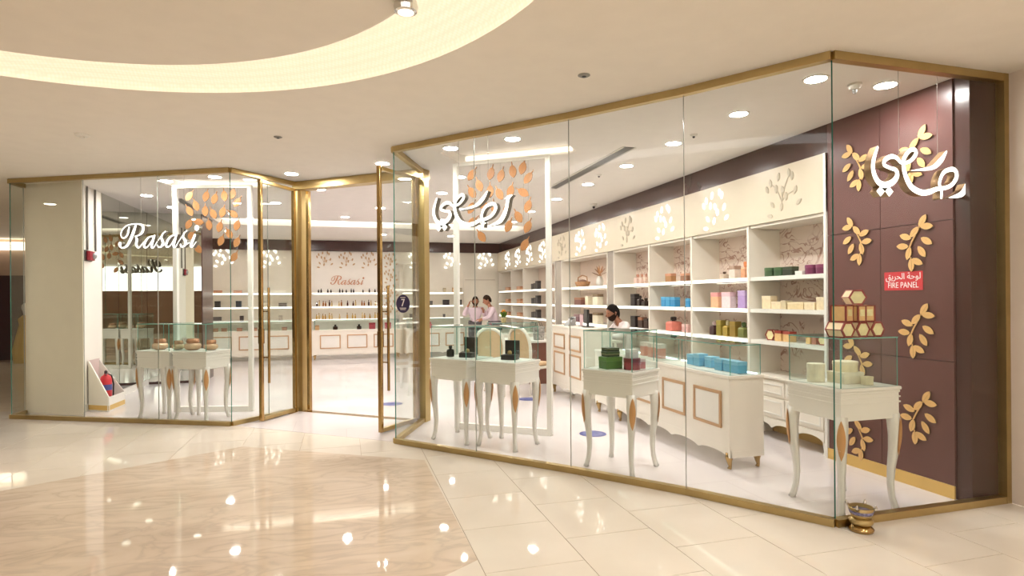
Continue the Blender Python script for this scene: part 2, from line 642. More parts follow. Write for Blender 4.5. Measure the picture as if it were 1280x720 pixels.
# ------------------------------------------------------------------ plan of the storefront
F0 = (-4.216, 9.196)
F1 = (-1.341, 7.801)
J1 = (-0.62, 8.58)
J2 = (0.93, 7.36)
F3 = (0.50, 6.332)
K1 = (1.201, 5.556)
K2 = (1.881, 4.802)
K3 = (2.519, 4.009)
F4 = (3.096, 3.162)
F5 = (4.640, 3.172)
PIERL = (-4.216, 9.53)
T1 = (0.8997, -0.4366)


def lerp(p, q, t):
    return (p[0] + (q[0] - p[0]) * t, p[1] + (q[1] - p[1]) * t)


# ------------------------------------------------------------------ floors
fl = struct(MB().box(-16, 4.66, -7, 18.2, -0.05, -0.004).build('floor', FLOORBASE))
fl.location = (0.73, 3.175, 0)
for v in fl.data.vertices:
    v.co.x -= 0.73
    v.co.y -= 3.175
TW, TH = 0.594, 0.631
tile_me = MB().box(-TW / 2 + .002, TW / 2 - .002, -TH / 2 + .002, TH / 2 - .002, -0.012, 0.0).mesh('tile', TILEM)
grout_me = None


def facade_y(x):
    P = [(-9, 9.3), F0, F1, (-1.0, 7.6), (0.5, 6.4), F3, K2, K3, F4, F5, (6, 3.17)]
    for a, b in zip(P, P[1:]):
        if a[0] <= x <= b[0]:
            t = (x - a[0]) / ((b[0] - a[0]) or 1)
            return a[1] + (b[1] - a[1]) * t
    return 9.3


MARB = [(-1.045, 6.657), (0.705, 5.573), (0.728, 3.354), (-2.5, 1.27), (-6, 1.27), (-6, 3.72)]


def in_marble(x, y):
    ins = False
    n = len(MARB)
    for i in range(n):
        x1, y1 = MARB[i]
        x2, y2 = MARB[(i + 1) % n]
        if (y1 > y) != (y2 > y) and x < (x2 - x1) * (y - y1) / (y2 - y1) + x1:
            ins = not ins
    return ins


for i in range(-12, 7):
    xc = 0.73 + TW * (i + .5)
    y = 3.175 + (0 if i % 2 == 0 else TH / 2) - 3 * TH
    ymax = max(facade_y(xc - TW / 2), facade_y(xc + TW / 2))
    while y < ymax:
        yc = y + TH / 2
        vis = yc > 1.9 + max(0, -xc) * 0.35
        cover = all(in_marble(xc + a * TW * .5, yc + b * TH * .5) for a in (-1, 1) for b in (-1, 1))
        if vis and not cover and xc - TW / 2 < 4.66:
            t = inst('tile', tile_me, fl, (xc - 0.73, yc - 3.175, 0))
            if xc + TW / 2 > 4.66:
                sx = (4.66 - (xc - TW / 2)) / TW
                t.scale = (sx, 1, 1)
                t.location.x = (xc - TW / 2 + 4.66) / 2 - 0.73
        y += TH
MB().prism([(x - .73, y - 3.175) for x, y in [(-6.39, 9.15), (-4.3, 9.15), F1, (-1, 7.7), (.6, 6.5), (3.2, 3.4), (4.655, 3.4), (4.655, 1.4), (-6.39, 1.4)]], -.0038, -.003).build('grout_bed', GROUT, fl)
mslab = MB().prism([(x - 0.73, y - 3.175) for x, y in MARB], -0.01, 0.0012).build('marble_inlay', MARBLE, fl)
mslab['label'] = 'beige veined marble inlay'

shop_poly = [F0, F1, (-1.04, 7.58), (0.505, 6.374), F3, K2, K3, F4, F5, (4.9, 3.172), (4.9, 17.0), (-4.2, 17.0), (-4.2, 9.53)]
struct(MB().prism(shop_poly, -0.03, 0.0025).build('floor_shop', SHOPFLOOR))

# ------------------------------------------------------------------ ceiling with cove, trays and light slot
CC = (-1.65, 2.38)
R_OUT, R_IN = 2.72, 2.17


def rounded_rect(cx, cy, w, h, r, rz, n=4):
    pts = []
    for sx, sy, a0 in ((1, 1, 0), (-1, 1, 90), (-1, -1, 180), (1, -1, 270)):
        for k in range(n + 1):
            a = radians(a0 + 90 * k / n)
            pts.append((sx * (w / 2 - r) + r * cos(a), sy * (h / 2 - r) + r * sin(a)))
    return [(cx + x * cos(rz) - y * sin(rz), cy + x * sin(rz) + y * cos(rz)) for x, y in pts]


TRAY_R = rounded_rect(1.74, 6.26, 1.42, 0.62, 0.10, radians(-36.07))
TRAY_L = rounded_rect(-1.70, 8.93, 1.36, 0.62, 0.10, radians(-14.8))
SLOT = [(-2.5, 12.6), (4.0, 12.6), (4.0, 13.6), (-2.5, 13.6)]
CIRC = [(CC[0] + R_OUT * cos(2 * pi * i / 96), CC[1] + R_OUT * sin(2 * pi * i / 96)) for i in range(96)]

# the shop's own ceiling field and the mall ceiling meet along the storefront line
front = [PIERL, F0, F1, J1, J2, F3, K2, K3, F4, F5]


def filled(name, outer, holes, z, m):
    bm = bmesh.new()
    ed = []
    for loop in [outer] + holes:
        vs = [bm.verts.new((x, y, z)) for x, y in loop]
        ed += [bm.edges.new((vs[i], vs[(i + 1) % len(vs)])) for i in range(len(vs))]
    bmesh.ops.triangle_fill(bm, use_beauty=True, use_dissolve=False, edges=ed, normal=(0, 0, -1))
    me = bpy.data.meshes.new(name)
    bm.to_mesh(me)
    bm.free()
    me.materials.append(m)
    o = bpy.data.objects.new(name, me)
    COL.objects.link(o)
    return o


struct(filled('ceiling', [(-16, -7), (4.9, -7), (4.9, 3.172)] + front[::-1] + [(-4.216, 18.2), (-16, 18.2)], [CIRC], CEIL, CEILM))
struct(filled('ceiling_shop', front + [(4.9, 3.172), (4.9, 17.0), (-4.216, 17.0)], [TRAY_R, TRAY_L, SLOT], CEIL, SCEILM))


def tray(name, poly, h, m, led=False):
    mb = MB()
    n = len(poly)
    vs = [(x, y, CEIL) for x, y in poly] + [(x, y, CEIL + h) for x, y in poly]
    mb.add(vs, [(i, (i + 1) % n, n + (i + 1) % n, n + i) for i in range(n)] + [tuple(range(n, 2 * n))])
    return struct(mb.build(name, m))


tray_r = tray('ceiling_tray_right', TRAY_R, 0.10, SCEILM)
tray_l = tray('ceiling_tray_left', TRAY_L, 0.10, SCEILM)
for o_, c_, a_, w_ in ((tray_r, (1.74, 6.26), radians(-36.07), 1.30), (tray_l, (-1.70, 8.93), radians(-14.8), 1.24)):
    for sy in (-.29, .29):
        MB().cbox(0, sy, CEIL + .05, w_, .012, .05).build('led_strip', TRAYLED, o_, loc=(c_[0], c_[1], 0), rz=a_)
slot = tray('ceiling_slot', SLOT, 0.16, SCEILM)
MB().box(-2.45, 3.95, 13.42, 13.58, CEIL + .10, CEIL + .13).build('led_strip', LED, slot)
MB().box(-2.45, 3.95, 12.62, 12.70, CEIL + .10, CEIL + .13).build('led_strip', LED, slot)

# cove: luminous conical ring rising behind a floating disc
mb = MB()
N = 96
rings = [(R_OUT, CEIL), (R_OUT - .02, CEIL + .06), (2.45, CEIL + .16), (2.02, CEIL + .20)]
for r, z in rings:
    mb.v += [(r * cos(2 * pi * i / N), r * sin(2 * pi * i / N), z) for i in range(N)]
for k in range(len(rings) - 1):
    for i in range(N):
        j = (i + 1) % N
        mb.f.append((k * N + i, k * N + j, (k + 1) * N + j, (k + 1) * N + i))
        mb.m.append(0)
cv = struct(mb.build('ceiling_cove', COVE, smooth=True, loc=(CC[0], CC[1], 0)))
struct(MB().lathe([(0.001, -.01), (R_IN - .02, -.01), (R_IN, 0), (R_IN, .02), (R_IN - .03, .05), (.001, .05)], 96, CC[0], CC[1], CEIL).build('ceiling_disc', CEILM))

# ------------------------------------------------------------------ walls
struct(MB().box(4.66, 4.95, -7, 3.16, 0, CEIL).build('wall_right', MALLWALL))
# brown side wall of the shop: face x=4.344, ends just behind the glass; panels split by fine joints
wb = struct(MB().box(4.36, 4.9, 3.315, 4.50, 0, CEIL).build('wall_brown', BROWN))
for z0, z1 in ((0.10, 1.02), (1.026, 2.08), (2.086, CEIL - .002)):
    MB().box(4.344, 4.36, 3.315, 3.93, z0, z1).build('wall_panel', BROWN, wb)
    MB().box(4.344, 4.36, 3.936, 4.495, z0, z1).build('wall_panel', BROWN, wb)
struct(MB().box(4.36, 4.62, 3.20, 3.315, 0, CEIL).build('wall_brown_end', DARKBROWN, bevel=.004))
struct(MB().box(4.332, 4.345, 3.31, 4.5, 0, 0.10).build('baseboard_right', BASEGOLD))
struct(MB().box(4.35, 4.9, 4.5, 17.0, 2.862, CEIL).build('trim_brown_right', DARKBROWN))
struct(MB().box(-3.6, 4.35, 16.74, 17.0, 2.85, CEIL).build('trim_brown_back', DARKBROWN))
struct(MB().box(-4.2, 4.9, 16.85, 17.0, 0, 2.85).build('wall_back', CREAMWALL))
struct(MB().box(4.78, 4.9, 4.5, 17.0, 0, 2.862).build('wall_shelving', CREAMWALL))
# left pier and mirrored side wall
pier = [(-4.216, 9.56), (-3.37, 9.10), (-3.48, 9.40), (-3.48, 16.85), (-4.216, 16.85)]
struct(MB().prism(pier, 0.0, CEIL).build('wall_left', PIERWALL))
struct(MB().box(-3.48, -3.468, 9.42, 10.02, 0.0, CEIL - .002).build('trim_white', WHITEWALL))
mir = holder('wall_mirror')
for y0, y1 in ((10.05, 10.76), (10.765, 11.475), (11.48, 12.09)):
    MB().box(-3.48, -3.468, y0, y1, 0.10, CEIL - .002).build('mirror_panel', MIRROR, mir)
# mirror-clad pillar standing out from the left wall
mp_ = struct(MB().box(-3.48, -2.56, 12.11, 13.0, 0.0, CEIL - .001).build('wall_mirror_pillar', DARKBROWN))
for x0, x1 in ((-3.465, -3.02), (-3.015, -2.575)):
    MB().box(x0, x1, 12.098, 12.11, 0.05, CEIL - .002).build('mirror_panel', MIRROR, mp_)
struct(MB().box(-3.48, -3.45, 9.42, 12.09, 0, 0.10).build('baseboard_left', WHITE))
# plain cream door panel on the back wall, right end
dp = struct(MB().box(3.30, 4.28, 16.82, 16.86, 0, 2.3).build('door_3', CREAMWALL))
MB().box(3.34, 4.24, 16.812, 16.822, 2.06, 2.075).build('panel_joint', mat('joint_shadow', (190, 176, 154)), dp)
# far end of the mall corridor on the left
fw = struct(MB().box(-16, -4.216, 18.0, 18.2, 0, CEIL).build('wall_far', FARWALL))
MB().box(-8.9, -7.1, 17.9, 18.0, 0.05, 2.2).build('dark_shopfront', FARDARK, fw)
MB().box(-9.4, -6.2, 17.85, 18.0, 2.85, 3.05).build('lit_band', SOFTLAMP, fw)
struct(MB().box(-16, -15.8, -7, 18.2, 0, CEIL).build('wall_mall_left', FARWALL))
struct(MB().box(-15.8, 4.66, -7.0, -6.8, 0, 2.0).build('wall_mall_back', mat('opposite_shopfronts', (150, 112, 92), .4, noise=.3, nscale=.6)))

# ------------------------------------------------------------------ storefront glazing and brass channels
GT, GB = 3.075, 0.05


GREYEDGE = mat('pale_glass_edge', (176, 176, 164), 0.2, spec=0.8)


def glazing(name, pts, cuts, green=()):
    h = holder(name)
    for p, q in zip(pts, pts[1:]):
        MB().seg(p, q, 0.0, .06, GT, CEIL).build('top_channel', GOLD, h)
        MB().seg(p, q, 0.0, .06, 0.0, GB).build('bottom_channel', GOLD, h)
    for p, q in cuts:
        L = hypot(q[0] - p[0], q[1] - p[1])
        g = .0015 / L
        MB().pane(lerp(p, q, g), lerp(p, q, 1 - g), 0.0, .012, GB - .01, GT + .01).build('pane', [GLASS, EDGE if p in green else GREYEDGE, EDGE if q in green else GREYEDGE], h)
    return h


LL = hypot(F1[0] - F0[0], F1[1] - F0[1])
a1, a2 = lerp(F0, F1, 1.115 / LL), lerp(F0, F1, 2.194 / LL)
glazing('window_1', [PIERL, F0, F1], [(PIERL, F0), (F0, a1), (a1, a2), (a2, F1)], (F0, F1))
glazing('window_2', [F1, J1], [(F1, lerp(F1, J1, .52)), (lerp(F1, J1, .52), J1)], (F1,))
glazing('window_3', [J2, F3], [(F3, J2)], (F3,))
glazing('window_4', [F3, K1, K2, K3, F4], [(F3, K1), (K1, K2), (K2, K3), (K3, F4)], (F3, F4))
w5 = glazing('window_5', [F4, F5], [(F4, F5)], (F4,))
MB().box(4.615, 4.665, 3.14, 3.20, 0, CEIL).build('jamb', GOLD, w5)
MB().box(4.645, 4.672, 3.15, 3.185, 0, CEIL).build('jamb_shadow_gap', DARKBROWN, w5)

# entrance portal: brass jambs and header
ent = holder('door_frame')
DD = (J2[0] - J1[0], J2[1] - J1[1])
DL = hypot(*DD)
DD = (DD[0] / DL, DD[1] / DL)


def along(p, s):
    return (p[0] + DD[0] * s, p[1] + DD[1] * s)


MB().seg(along(J1, -.03), along(J1, .10), 0, .10, 0, CEIL).build('jamb', GOLD, ent, bevel=.003)
MB().seg(along(J1, .155), along(J1, .20), 0, .05, 0, 3.0).build('door_stop', DARKGOLD, ent, bevel=.003)
MB().seg(along(J2, -.12), along(J2, .06), 0, .12, 0, CEIL).build('jamb', GOLD, ent, bevel=.003)
MB().seg(along(J1, -.03), along(J2, .06), 0, .16, 3.02, CEIL).build('header', GOLD, ent, bevel=.003)
MB().seg(along(J1, .0), along(J2, -.06), 0, .10, 0.0, .006).build('threshold', DARKGOLD, ent)


def door(name, free, hinge, swap):
    h = holder(name)
    p, q = free, hinge
    L = hypot(q[0] - p[0], q[1] - p[1])
    t = ((q[0] - p[0]) / L, (q[1] - p[1]) / L)
    n = (-t[1], t[0])

    def at(s):
        return (p[0] + t[0] * s, p[1] + t[1] * s)
    zt = 3.03
    MB().seg(at(0), at(.04), 0, .045, .015, zt).build('stile', DARKGOLD, h, bevel=.002)
    MB().seg(at(L - .04), at(L), 0, .045, .015, zt).build('stile', DARKGOLD, h, bevel=.002)
    MB().seg(at(.04), at(L - .04), 0, .045, zt - .04, zt).build('top_rail', GOLD, h, bevel=.002)
    MB().seg(at(.04), at(L - .04), 0, .045, .015, .06).build('bottom_rail', GOLD, h, bevel=.002)
    MB().pane(at(.035), at(L - .035), 0, .012, .055, zt - .035).build('pane', [GLASS, EDGE, EDGE], h)
    for sgn in (-1, 1):
        c = at(.095)
        c = (c[0] + n[0] * sgn * .055, c[1] + n[1] * sgn * .055)
        hd = MB().cyl(c[0], c[1], .48, 1.68, .016, 12).build('pull_handle', DARKGOLD, h, smooth=False)
        for z in (.80, 1.38):
            c2 = at(.095)
            MB().tube([(c2[0] + n[0] * sgn * .005, c2[1] + n[1] * sgn * .005, z), (c[0], c[1], z)], .008, 8).build('handle_post', DARKGOLD, hd)
    # floor pivot block and lock box at mid height
    MB().seg(at(L - .16), at(L), 0, .06, 0.0, .014).build('floor_pivot', DARKGOLD, h)
    MB().seg(at(-.004), at(.05), 0, .055, .98, 1.16).build('lock_case', DARKGOLD, h, bevel=.003)
    return h, at, t, n


LEAFL = ((-1.028, 7.908), (-0.66, 8.50))
LEAFR = ((0.362, 6.808), (0.845, 7.335))
door('door_1', LEAFL[0], LEAFL[1], 1)
dr, at_r, t_r, n_r = door('door_2', LEAFR[0], LEAFR[1], -1)

# round violet sticker on the right leaf: faces the mall (the leaf's right hand side)
ang = atan2(t_r[1], t_r[0])


def text_mesh(body, size, xs=1.0, th=0.001, align='CENTER'):
    c = bpy.data.curves.new('lettering', 'FONT')
    c.body = body
    c.size = size
    c.align_x = align
    c.align_y = 'CENTER'
    c.extrude = th
    o = bpy.data.objects.new('lettering', c)
    COL.objects.link(o)
    dg = bpy.context.evaluated_depsgraph_get()
    me = bpy.data.meshes.new_from_object(o.evaluated_get(dg))
    bpy.data.objects.remove(o)
    for v in me.vertices:
        x, y, z = v.co
        v.co = (x * xs, -z, y)       # stands upright in x-z, reads from -y
    me.materials.clear()
    return me


PRINTW = mat('white_print', (245, 240, 240), 0.5)
wt = hypot(K1[0] - F3[0], K1[1] - F3[1])
wt = ((K1[0] - F3[0]) / wt, (K1[1] - F3[1]) / wt)
stk = thing('window_sticker', 'round violet sticker with a white 7 on the glass beside the entrance', 'sticker',
            (F3[0] + wt[0] * .125 + wt[1] * .008, F3[1] + wt[1] * .125 - wt[0] * .008, 1.472), atan2(wt[1], wt[0]))
R0 = .095
MB().xprism([(R0 * cos(2 * pi * i / 32), R0 * sin(2 * pi * i / 32)) for i in range(32)], -.002, 0).build('disc', STICKER, stk)
me7 = text_mesh('7', .11)
me7.materials.append(PRINTW)
inst('numeral', me7, stk, (0, -.003, .008))
for zz, ww in ((-.045, .09), (-.06, .075), (.066, .07)):
    MB().cbox(0, -.003, zz, ww, .001, .006).build('print_line', PRINTW, stk)

# ------------------------------------------------------------------ lettered signs (traced brush strokes, metres)
AR = {
    'ra': ([(4.452, 2.490), (4.425, 2.470), (4.413, 2.431), (4.399, 2.372), (4.366, 2.302), (4.314, 2.251), (4.200, 2.223)], [.020, .040, .040, .044, .052, .046, .004]),
    'hook': ([(4.378, 2.462), (4.420, 2.480), (4.462, 2.492)], [.006, .026, .016]),
    'sad': ([(4.129, 2.222), (4.131, 2.270), (4.113, 2.325), (4.148, 2.398), (4.210, 2.428), (4.262, 2.425), (4.277, 2.381), (4.238, 2.325), (4.174, 2.295),
             (4.086, 2.281), (4.011, 2.256), (3.937, 2.252), (3.857, 2.284), (3.811, 2.343), (3.786, 2.417), (3.790, 2.484), (3.838, 2.540), (3.884, 2.552),
             (3.896, 2.520), (3.842, 2.468), (3.769, 2.452), (3.722, 2.484), (3.674, 2.491), (3.621, 2.465), (3.612, 2.430), (3.662, 2.411),
             (3.715, 2.398), (3.725, 2.358), (3.684, 2.312), (3.613, 2.290), (3.552, 2.315), (3.516, 2.385), (3.520, 2.459), (3.556, 2.548)],
            [.026, .028, .030, .034, .038, .040, .040, .036, .034, .038, .046, .050, .050, .046, .040, .036, .034, .036, .036, .030, .028, .034, .038, .036, .032,
             .030, .036, .044, .050, .050, .046, .040, .036, .020]),
    'swash': ([(4.182, 2.556), (4.125, 2.486), (4.037, 2.430), (3.850, 2.402)], [.016, .046, .034, .003]),
}
ARDOTS = [(3.578, 2.244), (3.654, 2.246)]


def arabic_sign(name, label, p, angle, side, u0):
    t = thing(name, label, 'sign', (p[0], p[1], 0), angle)
    for k, nm in (('ra', 'letter_stroke'), ('hook', 'letter_stroke'), ('sad', 'letter_stroke'), ('swash', 'letter_stroke')):
        mb = MB()
        stroke(mb, [(x - u0, z) for x, z in AR[k][0]], [a * .86 for a in AR[k][1]], 0, .058, 6)
        mb.build(nm, [SIGNW, side], t)
    for x, z in ARDOTS:
        mb = MB()
        r = .036
        mb.xprism([(x - u0 + r, z), (x - u0, z + r), (x - u0 - r, z), (x - u0, z - r)], 0, .058, 0, 1)
        mb.build('letter_dot', [SIGNW, side], t)
    return t


def hang_wires(t, xs, z, y=.05):
    for x in xs:
        MB().tube([(x, y, z), (x, y, CEIL - .01)], .0015, 5).build('hanging_wire', MIDGREY, t)


s = arabic_sign('lit_sign', 'illuminated white Arabic letters with bronze sides in front of the brown wall', (3.50, 3.235), 0, SIGNSIDEGOLD, 3.50)
hang_wires(s, (.30, .66), 2.48)
nF = (-(K1[1] - F3[1]), K1[0] - F3[0])
nl = hypot(*nF)
nF = (nF[0] / nl, nF[1] / nl)
tF = ((K2[0] - F3[0]), (K2[1] - F3[1]))
tl = hypot(*tF)
tF = (tF[0] / tl, tF[1] / tl)
angF = atan2(tF[1], tF[0])
s = arabic_sign('lit_sign', 'illuminated white Arabic letters hung before the copper leaves beside the entrance', (F3[0] + nF[0] * .08 + tF[0] * .46, F3[1] + nF[1] * .08 + tF[1] * .46), angF, SIGNSIDE, 3.50)
hang_wires(s, (.30, .66), 2.48)

LAT = [
    ([(1.713, 2.462), (1.695, 2.381), (1.653, 2.331), (1.606, 2.332), (1.593, 2.383), (1.625, 2.444), (1.695, 2.488), (1.801, 2.500), (1.882, 2.490), (1.916, 2.456), (1.904, 2.395), (1.857, 2.358), (1.799, 2.345)],
     [.020, .026, .018, .014, .016, .014, .014, .016, .022, .036, .034, .018, .012]),
    ([(1.812, 2.490), (1.776, 2.399), (1.735, 2.309), (1.682, 2.229), (1.623, 2.201), (1.585, 2.212), (1.572, 2.245)], [.026, .040, .040, .030, .018, .020, .036]),
    ([(1.799, 2.345), (1.824, 2.306), (1.815, 2.246), (1.836, 2.203), (1.868, 2.208), (1.926, 2.273)], [.012, .034, .036, .024, .014, .010]),
    ([(2.074, 2.338), (2.007, 2.330), (1.953, 2.283), (1.929, 2.223), (1.945, 2.198), (1.983, 2.213), (2.041, 2.281), (2.076, 2.340)], [.016, .018, .030, .032, .022, .014, .012, .016]),
    ([(2.079, 2.345), (2.045, 2.250), (2.036, 2.206), (2.064, 2.196), (2.110, 2.259)], [.024, .034, .030, .016, .010]),
    ([(2.110, 2.259), (2.203, 2.367), (2.231, 2.391)], [.010, .012, .018]),
    ([(2.198, 2.372), (2.178, 2.313), (2.200, 2.257), (2.178, 2.209), (2.137, 2.199), (2.120, 2.223)], [.014, .028, .036, .026, .018, .026]),
    ([(2.195, 2.214), (2.247, 2.246)], [.012, .012]),
    ([(2.384, 2.344), (2.322, 2.334), (2.269, 2.285), (2.244, 2.226), (2.260, 2.199), (2.298, 2.212), (2.355, 2.281), (2.390, 2.344)], [.016, .018, .030, .032, .022, .014, .012, .016]),
    ([(2.392, 2.348), (2.360, 2.253), (2.350, 2.208), (2.376, 2.196), (2.417, 2.256)], [.024, .034, .030, .016, .010]),
    ([(2.417, 2.256), (2.508, 2.369), (2.537, 2.393)], [.010, .012, .018]),
    ([(2.503, 2.374), (2.487, 2.315), (2.522, 2.259), (2.503, 2.208), (2.464, 2.197), (2.449, 2.221)], [.014, .028, .036, .026, .018, .026]),
    ([(2.518, 2.217), (2.575, 2.248)], [.012, .012]),
    ([(2.650, 2.338), (2.612, 2.252), (2.592, 2.208), (2.612, 2.192), (2.670, 2.255)], [.030, .036, .030, .016, .010]),
]


def latin_sign(t, s, y0, y1, mats, origin):
    for pts, w in LAT:
        mb = MB()
        stroke(mb, [((x - origin[0]) * s, (z - origin[1]) * s) for x, z in pts], [a * s for a in w], y0, y1, 5)
        mb.build('letter_stroke', mats, t)
    for (x, z), r in (((2.677, 2.425), .032), ((1.575, 2.250), .024)):
        mb = MB()
        mb.xprism([((x - origin[0] + r * cos(i * pi / 8)) * s, (z - origin[1] + r * 1.1 * sin(i * pi / 8)) * s) for i in range(16)], y0, y1, 0, 1)
        mb.build('letter_dot', mats, t)


n1 = (0.4366, 0.8997)
sg = thing('lit_sign', 'illuminated white script sign reading Rasasi behind the left shop window', 'sign',
           (F0[0] + n1[0] * .08 + T1[0] * 1.55, F0[1] + n1[1] * .08 + T1[1] * 1.55, 2.19), atan2(T1[1], T1[0]))
latin_sign(sg, 1.0, 0, .06, [SIGNW, SIGNSIDE], (1.55, 2.19))
for x in (.30, .92):
    MB().tube([(x, .04, .15), (x, .04, CEIL - .01 - 2.19)], .0015, 5).build('hanging_wire', MIDGREY, sg)

# ------------------------------------------------------------------ white portal frames with hanging copper leaves
LEAVES = [(0.2, 2.95, 0.267, 3.041), (0.437, 2.948, 0.469, 3.058), (0.557, 2.915, 0.591, 3.016), (0.708, 2.951, 0.696, 3.046), (0.822, 2.979, 0.854, 3.083), (0.884, 2.865, 0.947, 2.948),
          (0.298, 2.819, 0.266, 2.901), (0.426, 2.746, 0.426, 2.844), (0.198, 2.748, 0.15, 2.825), (0.546, 2.706, 0.501, 2.799), (0.675, 2.728, 0.703, 2.818), (0.826, 2.707, 0.743, 2.76),
          (0.193, 2.569, 0.235, 2.64), (0.33, 2.599, 0.235, 2.614), (0.476, 2.555, 0.466, 2.634), (0.773, 2.434, 0.728, 2.514), (0.882, 2.547, 0.915, 2.646), (0.645, 2.339, 0.682, 2.422),
          (0.205, 2.405, 0.253, 2.446), (0.318, 2.233, 0.267, 2.305), (0.874, 2.318, 0.92, 2.418), (0.842, 2.116, 0.897, 2.207), (0.632, 2.528, 0.656, 2.612)]
big_leaf = leaf_mesh('leaf', .15, .092, .012, [LEAFGOLD, LEAFEDGE], .035)


def portal(p, q, flabel, llabel, ls):
    L = hypot(q[0] - p[0], q[1] - p[1])
    a = atan2(q[1] - p[1], q[0] - p[0])
    f = thing('leaf_portal', flabel, 'frame', (p[0], p[1], 0), a)
    W = .035
    MB().box(-W, W * .6, -.03, .03, .0025, 3.10).build('post', WHITE, f, bevel=.003)
    MB().box(L - W * .6, L + W, -.03, .03, .0025, 3.10).build('post', WHITE, f, bevel=.003)
    MB().box(W * .6, L - W * .6, -.03, .03, 3.06, 3.10).build('top_rail', WHITE, f, bevel=.003)
    MB().box(W * .6, L - W * .6, -.03, .03, .0025, .075).build('bottom_rail', WHITE, f, bevel=.003)
    m = thing('leaf_mobile', llabel, 'decoration', (p[0], p[1], 0), a)
    for x in (.2, .3, .437, .557, .69, .83, .885):
        z = min(c[1] for c in LEAVES if abs(c[0] - x) < .07)
        MB().tube([(x * ls, 0, z), (x * ls, 0, 3.06)], .0012, 5).build('wire', MIDGREY, m)
    for k, (cx, cz, sx, sz) in enumerate(LEAVES):
        ang = atan2((sx - cx) * ls, sz - cz)
        inst('leaf', big_leaf, m, (cx * ls, -.012 + .008 * (k % 3), cz), (0, ang, 0))
    return f


portal((1.258, 6.802), (2.156, 6.148), 'tall white rectangular frame standing behind the twin tables right of the entrance',
       'copper leaves hanging on wires behind the Arabic letters near the entrance', 1.0)
portal((-2.225, 9.003), (-1.258, 8.748), 'tall white rectangular frame standing behind the twin tables left of the entrance',
       'copper leaves hanging on wires beside the script sign in the left window', .94)

# ------------------------------------------------------------------ gold leaf branches on the brown wall
BR = [(3.544, 2.103, 3.573, 2.06), (3.511, 2.055, 3.565, 2.059), (3.613, 2.021, 3.581, 2.053), (3.689, 1.989, 3.624, 1.967), (3.716, 1.915, 3.659, 1.91), (3.664, 1.855, 3.651, 1.906),
      (3.512, 1.942, 3.557, 1.969), (3.552, 1.862, 3.578, 1.899), (3.592, 1.786, 3.643, 1.809), (3.641, 1.762, 3.643, 1.809)]
ST = [(3.573, 2.06), (3.59, 2.026), (3.624, 1.971), (3.646, 1.929), (3.657, 1.898), (3.655, 1.834), (3.643, 1.809)]
br_leaf = leaf_mesh('leaf', .108, .054, .012, [BRANCH, LEAFEDGE])
spots = [(3.612, 2.63, 1, 'behind the Arabic sign, near the glass end'), (3.612, 1.935, 1, 'just above the red fire panel sign'), (3.604, 1.245, 1, 'below the red fire panel sign'), (3.592, .565, 1, 'lowest on the brown wall near its glass end'),
         (4.16, 2.66, -1, 'highest on the brown wall beside the white shelving'), (4.16, 2.01, -1, 'above the stacked hexagonal boxes'), (4.16, 1.36, -1, 'hidden behind the stacked hexagonal boxes'),
         (4.16, .95, -1, 'seen through the glass case on the corner table'), (4.16, .30, -1, 'seen between the legs of the corner table')]
for cy, cz, sg_, lab in spots:
    t = thing('wall_branch', 'gold leafy branch %s' % lab, 'decoration', (4.334, cy, cz), pi / 2, 'gold branches on the brown wall')
    # local x runs along +Y of the wall
    mb = MB()
    pts = [((y - 3.612) * sg_, z - 1.935) for y, z in ST]
    stroke(mb, pts, [.007, .008, .009, .010, .009, .008, .006], -.004, .004, 5, 0, 0)
    mb.build('stem', BRANCH, t)
    for lx, lz, bx, bz in BR:
        ang = atan2((bx - lx) * sg_, bz - lz)
        inst('leaf', br_leaf, t, ((lx - 3.612) * sg_, 0, lz - 1.935), (0, ang, 0))

# red fire panel sign
fp = thing('fire_panel_sign', 'red sign with white Arabic and English lettering on the brown wall', 'sign', (4.343, 3.724, 1.637), -pi / 2)
MB().cbox(0, -.0015, 0, .34, .003, .15).build('plate', RED, fp)
me = text_mesh('FIRE PANEL', .066, .82, .0006)
me.materials.append(PRINTW)
inst('lettering', me, fp, (0, -.0045, -.035))
me = text_mesh('\uFED6\uFEF3\uFEAE\uFEA4\uFEDF\uFE8D \uFE94\uFEA3\uFEEE\uFEDF', .070, .95, .0006)
me.materials.append(PRINTW)
inst('lettering', me, fp, (0, -.0045, .036))

# ------------------------------------------------------------------ ceiling fittings
def downlight(x, y, label, z=CEIL, lamp=LAMP, group='shop ceiling downlights', r=.075):
    t = thing('downlight', label, 'ceiling light', (x, y, z), 0, group)
    MB().lathe([(r, -.001), (r + .018, -.001), (r + .018, -.006), (r, -.008), (r, -.001)], 24, cap=False).build('trim_ring', WHITE, t)
    MB().cyl(0, 0, -.005, -.001, r, 24).build('diffuser', lamp, t)
    return t


